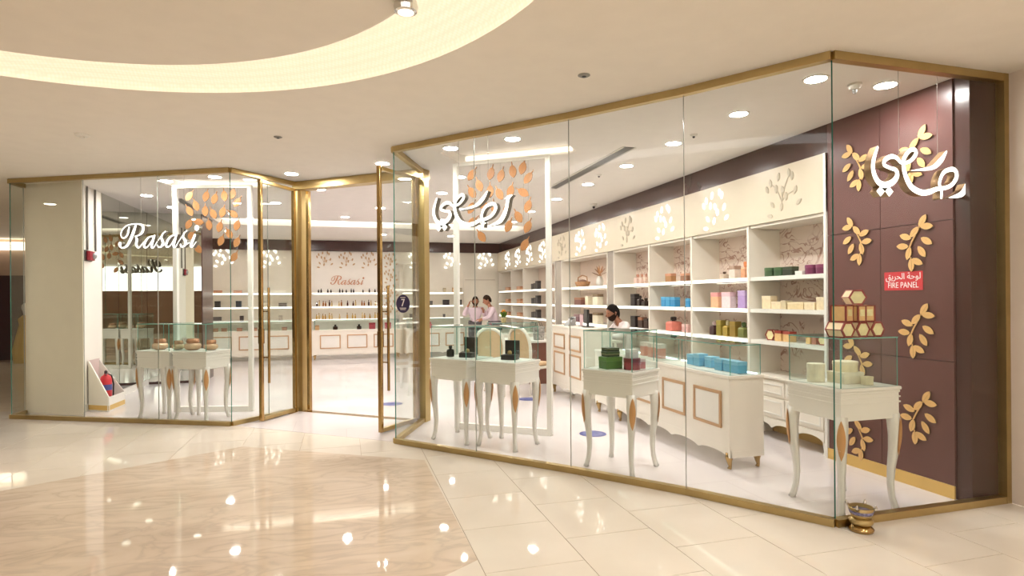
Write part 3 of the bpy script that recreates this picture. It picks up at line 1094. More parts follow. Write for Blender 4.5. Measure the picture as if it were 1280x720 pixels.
DL = [(3.36, 3.58, 'ceiling downlight just inside the corner of the right window'), (3.98, 3.55, 'ceiling downlight above the right Arabic sign'),
      (3.34, 4.44, 'ceiling downlight above the near end of the display counter'), (3.31, 5.46, 'second ceiling downlight in the row along the brown band'),
      (3.31, 6.53, 'third ceiling downlight in the row along the brown band'), (3.31, 7.72, 'ceiling downlight above the cash desk'),
      (3.31, 9.0, 'ceiling downlight just beyond the cash desk'), (3.31, 10.4, 'ceiling downlight above the consultation desk'),
      (1.63, 5.70, 'ceiling downlight in front of the hanging leaves, right one'), (1.09, 6.22, 'ceiling downlight in front of the hanging leaves, left one'),
      (1.46, 7.66, 'ceiling downlight behind the right door jamb'), (1.42, 8.88, 'ceiling downlight further behind the right door jamb'),
      (-.35, 9.0, 'ceiling downlight just inside the door header'), (-2.90, 10.12, 'ceiling downlight near the mirror wall'),
      (-2.85, 11.3, 'ceiling downlight further along the mirror wall'), (-2.30, 8.84, 'ceiling downlight above the left table of the left window'),
      (-1.62, 8.40, 'ceiling downlight above the right table of the left window'), (-1.1, 10.4, 'ceiling downlight in the middle of the shop, left of the vent'),
      (.6, 10.6, 'ceiling downlight in the middle of the shop'), (2.0, 10.4, 'ceiling downlight right of the shop middle'),
      (-2.0, 11.9, 'ceiling downlight in front of the light slot, leftmost'), (0.0, 11.9, 'ceiling downlight in front of the light slot, centre left'),
      (1.9, 11.9, 'ceiling downlight in front of the light slot, centre right'), (3.4, 11.9, 'ceiling downlight in front of the light slot, rightmost'),
      (-2.6, 14.9, 'ceiling downlight above the left rear counter'), (-.9, 14.9, 'ceiling downlight above the left end of the middle rear counter'),
      (.9, 14.9, 'ceiling downlight above the right end of the middle rear counter'), (2.6, 14.9, 'ceiling downlight above the right rear counter')]
for x, y, lab in DL:
    downlight(x, y, lab)
ML = [(-.65, 7.97, 'mall downlight in front of the left door leaf'), (.43, 7.11, 'mall downlight in front of the right door leaf'),
      (2.6, 1.2, 'added fill downlight out of view over the tiled floor, near'), (3.6, -.8, 'added fill downlight out of view by the right mall wall'), (-.2, -1.6, 'added fill downlight out of view behind the viewer'),  # all but the door pair are unseen lamps, added to fill the mall
      (-5.6, 4.6, 'added fill downlight out of view left of the ceiling circle'), (-6.2, 8.2, 'added fill downlight out of view in the left corridor')]
for x, y, lab in ML:
    downlight(x, y, lab, lamp=MLAMP, group='mall ceiling downlights')


def disc_fitting(name, label, cat, x, y, r, h, m, m2):
    t = thing(name, label, cat, (x, y, CEIL))
    MB().lathe([(r, 0), (r, -h * .4), (r * .7, -h), (.001, -h)], 20).build('base', m, t, smooth=False)
    MB().lathe([(r * .35, -h), (r * .35, -h * 1.5), (r * .2, -h * 1.8), (.001, -h * 1.8)], 12).build('sensor', m2, t)
    return t


disc_fitting('smoke_detector', 'white smoke detector on the mall ceiling left of the circle edge', 'detector', -2.43, 6.58, .065, .022, WHITE, WHITE)
disc_fitting('sprinkler', 'dark ceiling sprinkler near the middle of the mall ceiling', 'sprinkler', -.63, 6.21, .04, .010, MIDGREY, DARKGREY)
disc_fitting('sprinkler', 'dark ceiling sprinkler above the right window', 'sprinkler', 1.67, 3.95, .045, .010, MIDGREY, DARKGREY)
disc_fitting('smoke_detector', 'white smoke detector between the two downlights of the right window corner', 'detector', 3.74, 3.60, .05, .04, WHITE, GREY)
disc_fitting('sprinkler', 'small sprinkler head beside the ceiling vent', 'sprinkler', 3.33, 5.12, .035, .02, WHITE, DARKGREY)
disc_fitting('sprinkler', 'small sprinkler head deeper in the shop near the vent', 'sprinkler', 3.2, 7.1, .035, .02, WHITE, DARKGREY)
disc_fitting('camera_dome', 'dark camera dome on the shop ceiling beside the brown band', 'camera', 4.1, 9.32, .06, .045, WHITE, BLACK)
disc_fitting('sprinkler', 'small sprinkler head above the left table display', 'sprinkler', -2.3, 9.4, .035, .02, WHITE, DARKGREY)
# spotlight set in the rim of the ceiling circle
sl = thing('rim_spotlight', 'chrome spotlight in the rim of the ceiling circle', 'ceiling light', (.325, 3.22, CEIL - .01))
MB().lathe([(.06, 0.01), (.066, -.02), (.06, -.045), (.045, -.05), (.045, -.035)], 24, cap=False).build('housing', mat('chrome', (210, 208, 204), .12, metal=1), sl)
MB().cyl(0, 0, -.04, -.034, .044, 20).build('lens', SOFTLAMP, sl)


def vent(label, x, y0, y1, w=.14):
    t = thing('air_vent', label, 'vent', (x, y0, CEIL))
    L = y1 - y0
    MB().box(-w / 2, w / 2, 0, L, -.001, .0).build('duct_back', DARKGREY, t)
    for s in (-1, 1):
        MB().cbox(s * w / 2, L / 2, -.006, .016, L + .016, .012).build('frame_bar', WHITE, t)
    for k in range(4):
        MB().cbox(-w / 2 + w * (k + 1) / 5, L / 2, -.006, .010, L, .010).build('slat', GREY, t)


vent('long white linear air vent along the right of the shop ceiling', 2.93, 5.72, 8.13)
vent('short linear air vent in the shop ceiling near the mirror wall', -2.52, 10.33, 11.5)


# ------------------------------------------------------------------ display tables and glass vitrines
def cab_leg(sx, sy, x, y, h):
    mb = MB()
    dx, dy = sx * .7071, sy * .7071
    zs = [h, h * .90, h * .78, h * .62, h * .45, h * .28, h * .14, h * .05, 0]
    of = [0, .010, .014, .006, -.008, -.014, -.006, .010, .022]
    rd = [.043, .044, .042, .034, .027, .023, .021, .022, .025]
    mb.tube([(x + dx * o, y + dy * o, z) for o, z in zip(of, zs)], rd, 4)
    return mb


def gold_knee(sx, sy, x, y, h):
    """pointed leaf mount wrapped on the outer corner of a leg"""
    mb = MB()
    dx, dy = sx * .7071, sy * .7071
    px, py = -dy, dx
    rows = []
    n = 8
    for i in range(n + 1):
        t = i / n
        z = h * (.97 - .40 * t)
        w = .027 * sin(pi * min(1, max(0, t))) ** .8 + .001
        o = .040 + .012 * sin(pi * min(1, t * 1.1)) - .012 * t
        for s, back in ((-1, .022), (-.5, .006), (0, 0), (.5, .006), (1, .022)):
            rows.append((x + dx * (o + .012 - back * w / .034) + px * s * w, y + dy * (o + .012 - back * w / .034) + py * s * w, z))
    fs = []
    for i in range(n):
        for k in range(4):
            a = i * 5 + k
            fs.append((a, a + 1, a + 6, a + 5))
    mb.add(rows, fs)
    inner = [(v[0] - dx * .006, v[1] - dy * .006, v[2]) for v in rows]
    mb.add(inner, [f[::-1] for f in fs])
    return mb


TH_TABLE = .885


def display_table(label, c, rz, w, d):
    t = thing('display_table', label, 'table', (c[0], c[1], .0025), rz, 'white display tables behind the shop windows')
    h = TH_TABLE - .0025
    MB().cbox(0, 0, h - .012, w, d, .024).build('table_top', WHITE, t, bevel=.006)
    MB().cbox(0, 0, h - .034, w - .014, d - .014, .02).build('top_moulding', WHITE, t, bevel=.005)
    ap = MB().cbox(0, 0, h - .134, w - .026, d - .026, .18).build('apron', WHITE, t, bevel=.004)
    for z in (h - .072, h - .108):
        mb = MB()
        a, b = w / 2 - .013, d / 2 - .013
        for (x0, x1, y0, y1) in ((-a - .007, a + .007, -b - .007, -b), (-a - .007, a + .007, b, b + .007), (-a - .007, -a, -b, b), (a, a + .007, -b, b)):
            mb.box(x0, x1, y0, y1, z - .005, z + .005)
        mb.build('bead_moulding', WHITE, ap)
    lh = h - .215
    for sx in (-1, 1):
        for sy in (-1, 1):
            x, y = sx * (w / 2 - .042), sy * (d / 2 - .042)
            lg = cab_leg(sx, sy, x, y, lh + .02).build('leg', WHITE, t, smooth=True)
            k = gold_knee(sx, sy, x, y, lh + .02).build('gold_leaf_mount', GOLDPAINT, lg, smooth=True)
            k['label'] = 'gold leaf mount'
    for sy in (-.03, .03):
        MB().ball((w / 2 - .02, sy, h - .13), .009, 8, 6).build('key_plate', GOLD, t)
    return t


def vitrine(label, c, rz, w, d, z, h, led=False, group='glass vitrines'):
    t = thing('glass_vitrine', label, 'glass case', (c[0], c[1], z), rz, group)
    a, b, th = w / 2, d / 2, .008
    for p, q in (((-a, -b), (a, -b)), ((a, -b), (a, b)), ((a, b), (-a, b)), ((-a, b), (-a, -b))):
        L = hypot(q[0] - p[0], q[1] - p[1])
        MB().pane(lerp(p, q, .006 / L), lerp(p, q, 1 - .0061 / L), th / 2, th, .001, h - th).build('pane', [VGLASS, VEDGE, VEDGE], t)
    mb = MB().box(-a, a, -b, b, h - th + .0005, h)
    mb.m = [0, 0, 1, 1, 1, 1]
    mb.build('top_pane', [VGLASS, VEDGE], t)
    if led:
        MB().box(a - .03, a - .015, -b + .03, b - .03, .001, .008).build('led_strip', LEDCOOL, t)
    return t


R38 = radians(38)
TBL = [((3.485, 3.49), 0, .53, .52, 'white cabriole-leg table at the window corner before the brown wall', 'glass vitrine under the stacked hexagonal boxes'),
       ((2.376, 4.835), radians(32), .47, .53, 'single white cabriole-leg table in the middle of the right window', 'glass vitrine holding green and red boxes in the right window'),
       ((1.61, 5.89), R38, .45, .53, 'right white table of the pair just right of the entrance', 'right glass vitrine of the pair right of the entrance'),
       ((1.205, 6.31), R38, .45, .53, 'left white table of the pair just right of the entrance', 'left glass vitrine of the pair right of the entrance'),
       ((-1.785, 8.385), radians(60.5), .45, .52, 'right white table of the pair in the left window', 'right glass vitrine of the pair in the left window'),
       ((-2.266, 8.657), radians(60.5), .45, .52, 'left white table of the pair in the left window', 'left glass vitrine of the pair in the left window')]
for c, rz, w, d, lab, vlab in TBL:
    display_table(lab, c, rz, w, d)
    vitrine(vlab, c, rz, w - .03, d - .03, TH_TABLE + .0005, .345)


def local(c, rz, x, y):
    return (c[0] + x * cos(rz) - y * sin(rz), c[1] + x * sin(rz) + y * cos(rz))


# ------------------------------------------------------------------ small goods
def carton(label, x, y, z, w, d, h, rgb, lid=None, rz=0, name='perfume_box', group=None, lidh=.3, cat='box', band=None):
    """gift carton: body and slightly wider lid, w along local x, d along local y"""
    t = thing(name, label, cat, (x, y, z), rz, group)
    hb = h * (1 - lidh)
    MB().cbox(0, 0, hb / 2 + .0005, w - .003, d - .003, hb).build('body', prod(rgb), t, bevel=min(.002, w * .03))
    MB().cbox(0, 0, hb + h * lidh / 2 + .001, w, d, h * lidh).build('lid', prod(lid or rgb), t, bevel=min(.002, w * .03))
    if band:
        MB().cbox(0, 0, hb, w + .002, d + .002, h * .06).build('band', prod(band), t)
    return t


def round_box(label, x, y, z, r, h, rgb, lid=None, rz=0, group=None, name='round_box'):
    t = thing(name, label, 'box', (x, y, z), rz, group)
    MB().cyl(0, 0, .0005, h * .7, r * .97, 24).build('body', prod(rgb), t)
    MB().lathe([(r, h * .66), (r, h - .004), (r * .96, h), (.001, h)], 24).build('lid', prod(lid or rgb), t)
    return t


def bottle(label, x, y, z, r, h, rgb, cap, rz=0, group=None, square=False, name='perfume_bottle', neck=None):
    t = thing(name, label, 'bottle', (x, y, z), rz, group)
    n = 4 if square else 16
    hb = h * .66
    prof = [(r * .9, .0005), (r, h * .05), (r, hb * .85), (r * .75, hb), (r * .3, hb + h * .03)]
    if square:
        prof = [(a * 1.25, b) for a, b in prof]
    o = MB().lathe(prof, n).build('flask', prod(rgb, .12), t, smooth=False)
    if square:
        o.rotation_euler = (0, 0, pi / 4)
    MB().lathe([(r * .28, hb + h * .02), (r * .28, h * .72), (r * .45, h * .73), (r * .48, h * .95), (r * .3, h), (.001, h)], 14).build('cap', prod(cap, .25), t)
    return t


def hexbox(label, x, y, z, R, L, rz, upright=False, group='hexagonal gift boxes'):
    """hexagonal carton lying on a flat, its cream end face to local -y"""
    t = thing('hexagonal_box', label, 'box', (x, y, z), rz, group)
    H = R * .866
    cx = [(R * cos(pi / 3 * k), H + R * sin(pi / 3 * k)) for k in range(6)]
    CR, BD, LB = prod((240, 212, 170)), prod((140, 44, 36)), prod((232, 222, 170))
    MB().xprism([(a * .97, H + (b - H) * .97 + .0) for a, b in cx], -L / 2 + .006, L / 2 - .006).build('body', CR, t)
    for s in (-1, 1):
        ring = MB()
        for k in range(6):
            a, b = cx[k], cx[(k + 1) % 6]
            f = .80
            ai, bi = (a[0] * f, H + (a[1] - H) * f), (b[0] * f, H + (b[1] - H) * f)
            y0, y1 = (-L / 2, -L / 2 + .012) if s < 0 else (L / 2 - .012, L / 2)
            ring.xprism([a, b, bi, ai], y0, y1)
        ring.build('end_border', BD, t)
        f = .8
        y0, y1 = (-L / 2 + .003, -L / 2 + .007) if s < 0 else (L / 2 - .007, L / 2 - .003)
        MB().xprism([(a * f, H + (b - H) * f) for a, b in cx], y0, y1).build('end_label', LB, t)
    for k in range(6):
        a, b = cx[k], cx[(k + 1) % 6]
        e = MB().tube([(a[0] * .985, -L / 2 + .006, H + (a[1] - H) * .985), (a[0] * .985, L / 2 - .006, H + (a[1] - H) * .985)], .0035, 5)
        e.build('edge_line', BD, t)
    return t


# corner table: hexagonal boxes stacked on the vitrine
c4, ztop = (3.485, 3.49), TH_TABLE + .346
HR = .060
hz = HR * 2 * .866
for k, (x, y, l) in enumerate([(3.345, 3.36, 'leftmost hexagonal box in the bottom row on the corner vitrine'), (3.475, 3.36, 'middle hexagonal box in the bottom row on the corner vitrine'),
                               (3.605, 3.36, 'rightmost hexagonal box in the bottom row on the corner vitrine')]):
    hexbox(l, x, y, ztop + .001, HR, .15, 0)
def hex_carton(label, x, y, z, w, d, h, rz=0):
    t = thing('gift_carton', label, 'box', (x, y, z), rz, 'upright cartons on the corner vitrine')
    MB().cbox(0, 0, h / 2, w - .004, d - .004, h - .002).build('body', prod((226, 186, 128)), t)
    BD = prod((140, 44, 36))
    for sx in (-1, 1):
        for sy in (-1, 1):
            MB().cbox(sx * (w / 2 - .005), sy * (d / 2 - .005), h / 2, .011, .011, h).build('corner_border', BD, t)
    for z0 in (.004, h - .004):
        mb = MB()
        for s in (-1, 1):
            mb.cbox(0, s * (d / 2 - .002), z0, w, .005, .008)
            mb.cbox(s * (w / 2 - .002), 0, z0, .005, d, .008)
        mb.build('edge_border', BD, t)
    MB().cbox(0, -d / 2 - .0005, h * .55, w * .5, .002, h * .4).build('label_patch', prod((232, 222, 170)), t)


z2 = ztop + hz + .002
hex_carton('leftmost upright gold carton in the middle row on the corner vitrine', 3.375, 3.37, z2, .105, .11, .118, radians(18))
hex_carton('middle upright gold carton in the middle row on the corner vitrine', 3.475, 3.34, z2, .075, .09, .116)
hex_carton('rightmost upright gold carton in the middle row on the corner vitrine', 3.570, 3.36, z2, .085, .09, .116, radians(-8))
hexbox('topmost hexagonal box on the corner vitrine', 3.48, 3.37, z2 + .120, HR, .16, radians(-28))
zt = TH_TABLE + .001
round_box('tall cream round box at the left inside the corner vitrine', 3.36, 3.60, zt, .062, .135, (242, 230, 204), (244, 233, 210))
round_box('low cream round box stacked on top inside the corner vitrine', 3.53, 3.50, zt + .081, .085, .075, (240, 226, 192), (243, 230, 202))
carton('flat cream box under the round box inside the corner vitrine', 3.52, 3.49, zt, .18, .16, .08, (238, 228, 204), (242, 233, 212))
carton('small cream box at the front inside the corner vitrine', 3.565, 3.345, zt, .07, .05, .06, (228, 214, 180))

c3 = (2.376, 4.835)
q = local(c3, radians(32), -.07, .06)
carton('wide green gift box inside the middle vitrine', *q, zt, .17, .13, .105, (70, 112, 44), (84, 128, 52), radians(8), lidh=.35)
carton('dark green box stacked on the wide green box', q[0] + .0, q[1] + .0, zt + .107, .135, .10, .045, (42, 62, 38), (56, 78, 46), radians(8), lidh=.5, band=(190, 180, 120))
carton('flat black-green box topmost of the green stack', q[0], q[1], zt + .154, .13, .10, .03, (36, 50, 34), (48, 66, 40), radians(8), band=(190, 180, 120))
q = local(c3, radians(32), -.02, -.13)
round_box('dark red round gift box inside the middle vitrine', *q, zt, .075, .10, (150, 44, 56), (120, 30, 40))
carton('frosted white box standing on the dark red round box', q[0], q[1], zt + .101, .10, .07, .075, (220, 214, 214), (236, 232, 230), radians(10))
q = local(c3, radians(32), .11, .14)
carton('small pink and white carton at the back of the middle vitrine', *q, zt, .05, .04, .10, (226, 180, 176), (240, 226, 222))
q = local(c3, radians(32), .10, -.16)
carton('small pale red carton at the right of the middle vitrine', *q, zt, .05, .05, .085, (206, 120, 126), (226, 200, 200))


def open_box(label, x, y, z, rz, w=.16, d=.12, h=.05, lidh=.19):
    t = thing('presentation_box', label, 'box', (x, y, z), rz)
    MB().cbox(0, 0, h / 2 + .0005, w, d, h).build('tray', BLACK, t, bevel=.003)
    MB().cbox(0, 0, h + .002, w - .02, d - .02, .004).build('cushion', DARKGREY, t)
    MB().cbox(0, d / 2 + .012, h * .5 + lidh / 2, w, .022, lidh).build('lid', BLACK, t, bevel=.003)
    MB().ball((0, -.01, h + .02), .026, 12, 8, s=(1, .7, 1)).build('gilt_flask', GOLD, t, smooth=True)
    return t


q = local((1.205, 6.31), R38, -.03, .13)
bottle('squat black perfume bottle with yellow label inside the left vitrine of the entrance pair', *q, zt, .042, .125, (30, 30, 26), (26, 24, 22))
q = local((1.205, 6.31), R38, .03, -.07)
open_box('open black presentation box beside the squat black bottle', *q, zt, radians(-40))
q = local((1.61, 5.89), R38, .02, -.02)
open_box('open black presentation box alone in the right vitrine of the entrance pair', *q, zt, radians(-36), lidh=.17)

CU = (208, 150, 118)
for lab, cc, x, y, s in (('leftmost', (-2.246, 8.645), -.02, .10, 1.05), ('second', (-2.246, 8.645), .04, -.13, .85), ('third', (-1.785, 8.385), -.02, .12, 1.1), ('rightmost', (-1.785, 8.385), .04, -.10, .95)):
    q = local(cc, radians(60.5), x, y)
    t = thing('rose_gold_jar', '%s rose gold lidded jar inside the left window vitrines' % lab, 'jar', (*q, zt), 0, 'rose gold jars in the left window')
    MB().lathe([(.05 * s, .0005), (.085 * s, .02 * s), (.092 * s, .05 * s), (.08 * s, .075 * s), (.055 * s, .085 * s)], 20).build('bowl', prod((226, 188, 156), .25, .35), t, smooth=True)
    MB().lathe([(.068 * s, .086 * s), (.07 * s, .11 * s), (.062 * s, .135 * s), (.001, .138 * s)], 20).build('lid', prod(CU, .25, .6), t)


# ------------------------------------------------------------------ counters
def ring_frame(mb, x0, x1, z0, z1, b, y0, y1):
    mb.box(x0, x1, y0, y1, z0, z0 + b)
    mb.box(x0, x1, y0, y1, z1 - b, z1)
    mb.box(x0, x0 + b, y0, y1, z0 + b, z1 - b)
    mb.box(x1 - b, x1, y0, y1, z0 + b, z1 - b)
    return mb


def scallop(L, z0, amp, n, top):
    pts = [(0, top)]
    N_ = 8 * n
    for i in range(N_ + 1):
        u = i / N_
        ph = (u * n) % 1.0
        z = z0 + amp * abs(sin(pi * ph)) ** .6 * (1 if 0.02 < u < .98 else 0)
        pts.append((u * L, z))
    pts.append((L, top))
    return pts


def counter(name, label, loc, rz, L, d, h, panels, feet, moulding=ROSE, side=True, group=None, foot_mat=DARKGOLD):
    """front face on local y=0 facing -y; runs along +x"""
    t = thing(name, label, 'counter', (loc[0], loc[1], .0025), rz, group)
    MB().box(.004, L - .004, .012, d, .14, h - .03).build('body', CREAM, t)
    MB().box(-.006, L + .006, -.010, d + .006, h - .03, h).build('worktop', CREAM, t, bevel=.005)
    mb = MB().xprism(scallop(L, .105, .035, max(1, round(L / .45)), .20), 0.0, .02)
    mb.build('scalloped_apron', CREAM, t)
    MB().box(.004, L - .004, .002, .012, .20, h - .03).build('front_board', CREAM, t)
    MB().box(0, .02, .012, d, .105, .16).build('side_apron', CREAM, t)
    MB().box(L - .02, L, .012, d, .105, .16).build('side_apron', CREAM, t)
    for x0, x1, z0, z1 in panels:
        pf = ring_frame(MB(), x0, x1, z0, z1, .028, -.012, .002).build('panel_moulding', moulding, t, bevel=.003)
        MB().box(x0 + .028, x1 - .028, -.004, .002, z0 + .028, z1 - .028).build('inset_panel', WHITE, pf)
    for x, y in feet:
        mb = MB()
        mb.tube([(x, y, .14), (x, y - .008, .10), (x, y - .004, .06), (x, y + .004, .025), (x, y - .006, .0)], [.036, .034, .022, .015, .020], 8)
        mb.build('foot', foot_mat, t, smooth=True)
    return t


mx = 7.30
counter('display_counter', 'long cream display counter with gold framed panels and blue boxes in its glass case', (3.215, mx), -pi / 2, mx - 4.43, .355, .825,
        [(mx - 4.97, mx - 4.54, .348, .678), (mx - 5.55, mx - 5.12, .348, .678), (mx - 6.13, mx - 5.70, .348, .678), (mx - 6.71, mx - 6.28, .348, .678)],
        [(mx - 4.47, .03), (mx - 4.47, .32), (.68, .03), (.68, .32), (.06, .03), (.06, .32)])
vitrine('low glass case with blue boxes on the near end of the long display counter', (3.393, 5.08), 0, .32, 1.28, .828, .268, True)
vitrine('low glass case on the far end of the long display counter', (3.393, 6.45), 0, .32, 1.36, .828, .268, True)
BL = [(3.43, 5.30, 'leftmost'), (3.42, 5.17, 'second'), (3.45, 5.02, 'third'), (3.41, 4.80, 'fourth'), (3.42, 4.68, 'fifth'), (3.41, 4.56, 'nearest')]
for x, y, o in BL:
    carton('%s sky blue box in the row inside the counter glass case' % o, x, y, .831, .10, .11, .105 if o != 'second' else .12, (92, 168, 206), (126, 190, 220), group='sky blue boxes in the counter case')
for y, o in ((5.95, 'nearest'), (6.12, 'middle'), (6.30, 'farthest')):
    carton('%s coral striped carton inside the far glass case of the display counter' % o, 3.42, y, .831, .09, .09, .16, (222, 150, 132), (240, 222, 212), group='coral cartons in the far case')

dk = 9.05
desk = counter('cash_desk', 'tall cream cash desk with four gold framed panels', (3.215, dk), -pi / 2, 1.45, .40, 1.085,
               [(dk - 8.90, dk - 8.435, .732, .964), (dk - 8.90, dk - 8.435, .34, .683), (dk - 8.235, dk - 7.80, .732, .964), (dk - 8.235, dk - 7.80, .34, .683)],
               [(.05, .04), (.05, .36), (1.40, .04), (1.40, .36)])
MB().box(.02, 1.43, .40, .56, .875, .905).build('inner_worktop', CREAM, desk)
# things on the cash desk
mo = thing('monitor', 'black monitor standing on the cash desk', 'monitor', (3.42, 8.02, 1.088), radians(-14))
MB().cbox(0, 0, .007, .16, .18, .012).build('base', DARKGREY, mo, bevel=.003)
MB().cbox(.0, 0, .06, .03, .05, .10).build('stem', DARKGREY, mo)
MB().cbox(-.02, 0, .16, .03, .30, .21).build('screen_housing', BLACK, mo, bevel=.004)
MB().cbox(-.002, 0, .16, .008, .28, .19).build('screen', mat('screen_glass', (38, 44, 52), .1), mo)
ph = thing('card_terminal', 'grey card terminal leaning on the cash desk', 'terminal', (3.38, 8.62, 1.088), radians(25))
mb = MB()
mb.add([(-.10, -.05, 0), (.08, -.05, 0), (.08, .05, 0), (-.10, .05, 0), (-.04, -.05, .06), (.08, -.05, .14), (.08, .05, .14), (-.04, .05, .06)],
       [(0, 3, 2, 1), (4, 5, 6, 7), (0, 1, 5, 4), (1, 2, 6, 5), (2, 3, 7, 6), (3, 0, 4, 7)])
mb.build('housing', GREY, ph, bevel=.004)
MB().cbox(.03, 0, .115, .05, .08, .012).build('display', DARKGREY, ph)
sk = thing('sign_stand', 'pink card on the cash desk beside the monitor', 'card', (3.46, 8.36, 1.088))
MB().cbox(0, 0, .005, .06, .10, .008).build('foot', GREY, sk)
MB().cbox(0, 0, .09, .008, .12, .17).build('card', prod((222, 190, 196)), sk)

# consultation desk with brown side panel, two chairs in front
cd = thing('consultation_desk', 'white desk with a dark brown side panel behind the two chairs', 'desk', (3.05, 9.75, .0025))
MB().box(-.35, .45, 0, 1.0, .74, .775).build('desk_top', WHITE, cd, bevel=.004)
MB().box(.02, .42, .02, .05, .02, .74).build('side_panel', mat('brown_desk_panel', (112, 70, 56), .35), cd)
MB().box(.02, .42, .95, .98, .0, .74).build('side_panel', CREAM, cd)
MB().box(.38, .42, .05, .95, .2, .74).build('back_panel', CREAM, cd)
pl = thing('shopping_bag', 'patterned grey bag on the white consultation desk', 'bag', (3.30, 9.95, .780))
mb = MB()
mb.add([(-.08, -.05, 0), (.08, -.05, 0), (.08, .05, 0), (-.08, .05, 0), (-.10, -.06, .24), (.10, -.06, .24), (.10, .06, .24), (-.10, .06, .24)],
       [(0, 3, 2, 1), (4, 5, 6, 7), (0, 1, 5, 4), (1, 2, 6, 5), (2, 3, 7, 6), (3, 0, 4, 7)])
mb.build('body', mat('marbled_grey_paper', (150, 146, 140), .6, noise=.6, nscale=28), pl)
for s in (-1, 1):
    MB().tube([(-.05, s * .05, .24), (-.03, s * .055, .31), (.03, s * .055, .31), (.05, s * .05, .24)], .005, 6).build('handle', DARKGREY, pl)


def chair(label, x, y, rz):
    """faces local +y; its back is towards -y"""
    t = thing('armchair', label, 'chair', (x, y, .0025), rz, 'cream chairs at the consultation desk')
    MB().box(-.24, .24, -.22, .26, .40, .44).build('seat_frame', CREAM, t, bevel=.01)
    MB().box(-.22, .22, -.19, .24, .44, .50).build('seat_cushion', FABRIC, t, bevel=.03)
    for sx in (-1, 1):
        MB().tube([(sx * .21, .22, .40), (sx * .225, .235, .30), (sx * .21, .225, .12), (sx * .225, .245, 0)], [.028, .026, .016, .016], 8).build('leg', CREAM, t, smooth=True)
        MB().tube([(sx * .21, -.19, .40), (sx * .21, -.21, .2), (sx * .22, -.25, 0)], [.028, .022, .018], 8).build('leg', CREAM, t, smooth=True)
    outer = [(-.19, .52), (-.225, .68), (-.225, .84), (-.18, .97), (-.10, 1.035), (0, 1.06), (.10, 1.035), (.18, .97), (.225, .84), (.225, .68), (.19, .52)]

    def yb(z):
        return -.20 - (z - .44) * .16
    mb = MB()
    path = catmull([(px_, yb(pz), pz) for px_, pz in outer], 4)
    mb.tube(path + [path[0]], .026, 8)
    for sx in (-1, 1):
        mb.tube([(sx * .20, -.19, .42), (sx * .21, yb(.55), .55)], .024, 8)
    mb.build('back_frame', CREAM, t, smooth=True)
    mb = MB()
    vs = [(0, yb(.78) - .02, .78)] + [(a * .93, yb(b), .78 + (b - .78) * .93) for a, b, in outer]
    n = len(vs) - 1
    fs = [(0, 1 + i, 1 + (i + 1) % n) for i in range(n)]
    mb.add(vs, fs)
    vs2 = [(0, yb(.78) + .045, .78)] + [(a * .93, yb(b) + .03, .78 + (b - .78) * .93) for a, b in outer]
    mb.add(vs2, [f[::-1] for f in fs])
    mb.build('back_pad', FABRIC, t, smooth=True)


chair('left cream chair with beige padded back seen behind the entrance tables', 2.26, 9.08, radians(-28))
chair('right cream chair with beige padded back beside the brown desk panel', 2.86, 9.02, radians(-62))

# ------------------------------------------------------------------ right-hand wall shelving
XF = 4.344
DIV = [4.53, 5.634, 6.762, 7.878, 9.076]
struct(MB().box(4.330, 4.362, 4.50, 16.85, 2.31, 2.862).build('trim_fascia_right', mat('fascia_lacquer', (221, 207, 183), .3, noise=.02)))
SHZ = [1.735, 1.385, 1.045]


def wall_unit(label, y0, y1, lit, paper, base=True):
    """front on local y=0 facing -y (world -X); local x runs towards the viewer (world -Y)"""
    t = thing('wall_shelf_unit', label, 'shelving', (XF, y1, .0025), -pi / 2, 'white shelving bays along the right wall')
    L, D = y1 - y0, .425
    for a, b in ((0, .018), (L - .018, L)):
        MB().box(a, b, 0, D, .0 if base else .0, 2.305).build('side_panel', CREAM, t)
    MB().box(.018, L - .018, D - .012, D, .66, 2.305).build('back_panel', paper, t)
    MB().box(.018, L - .018, .012, D - .012, 2.275, 2.305).build('top_panel', CREAM, t)
    for z in SHZ:
        s = MB().box(.019, L - .019, .014, D - .013, z - .045, z - .0025).build('shelf', WHITE, t)
        if lit:
            MB().box(.022, L - .022, .008, .014, z - .043, z - .008).build('led_strip', LED, s)
            MB().box(.03, L - .03, D - .06, D - .045, z - .049, z - .045).build('led_strip', LED, s)
    MB().box(-.0, L, -.012, D, .645, .67).build('base_top', CREAM, t, bevel=.003)
    MB().box(.018, L - .018, .02, D - .02, .20, .645).build('base_carcass', CREAM, t)
    nd = 2
    w = (L - .06) / nd
    for k in range(nd):
        for z0, z1 in ((.46, .62), (.24, .44)):
            d = MB().box(.03 + k * w + .01, .03 + (k + 1) * w - .01, .004, .02, z0, z1).build('drawer', CREAM, t, bevel=.003)
            ring_frame(MB(), .03 + k * w + .04, .03 + (k + 1) * w - .04, z0 + .03, z1 - .03, .012, -.002, .005).build('drawer_moulding', WHITE, d)
    MB().xprism(scallop(L - .036, .12, .05, 3, .22), .006, .02).build('scalloped_apron', CREAM, t)
    bp = t.children[-1]
    bp.location = (.018, 0, 0)
    MB().box(.02, L - .02, .30, .32, .0, .20).build('plinth', BASEGOLD, t)
    for x in (.05, L - .05):
        MB().lathe([(.03, .0), (.022, .03), (.03, .08), (.034, .14), (.03, .20)], 12, x, .05).build('foot', WHITE, t)
    return t


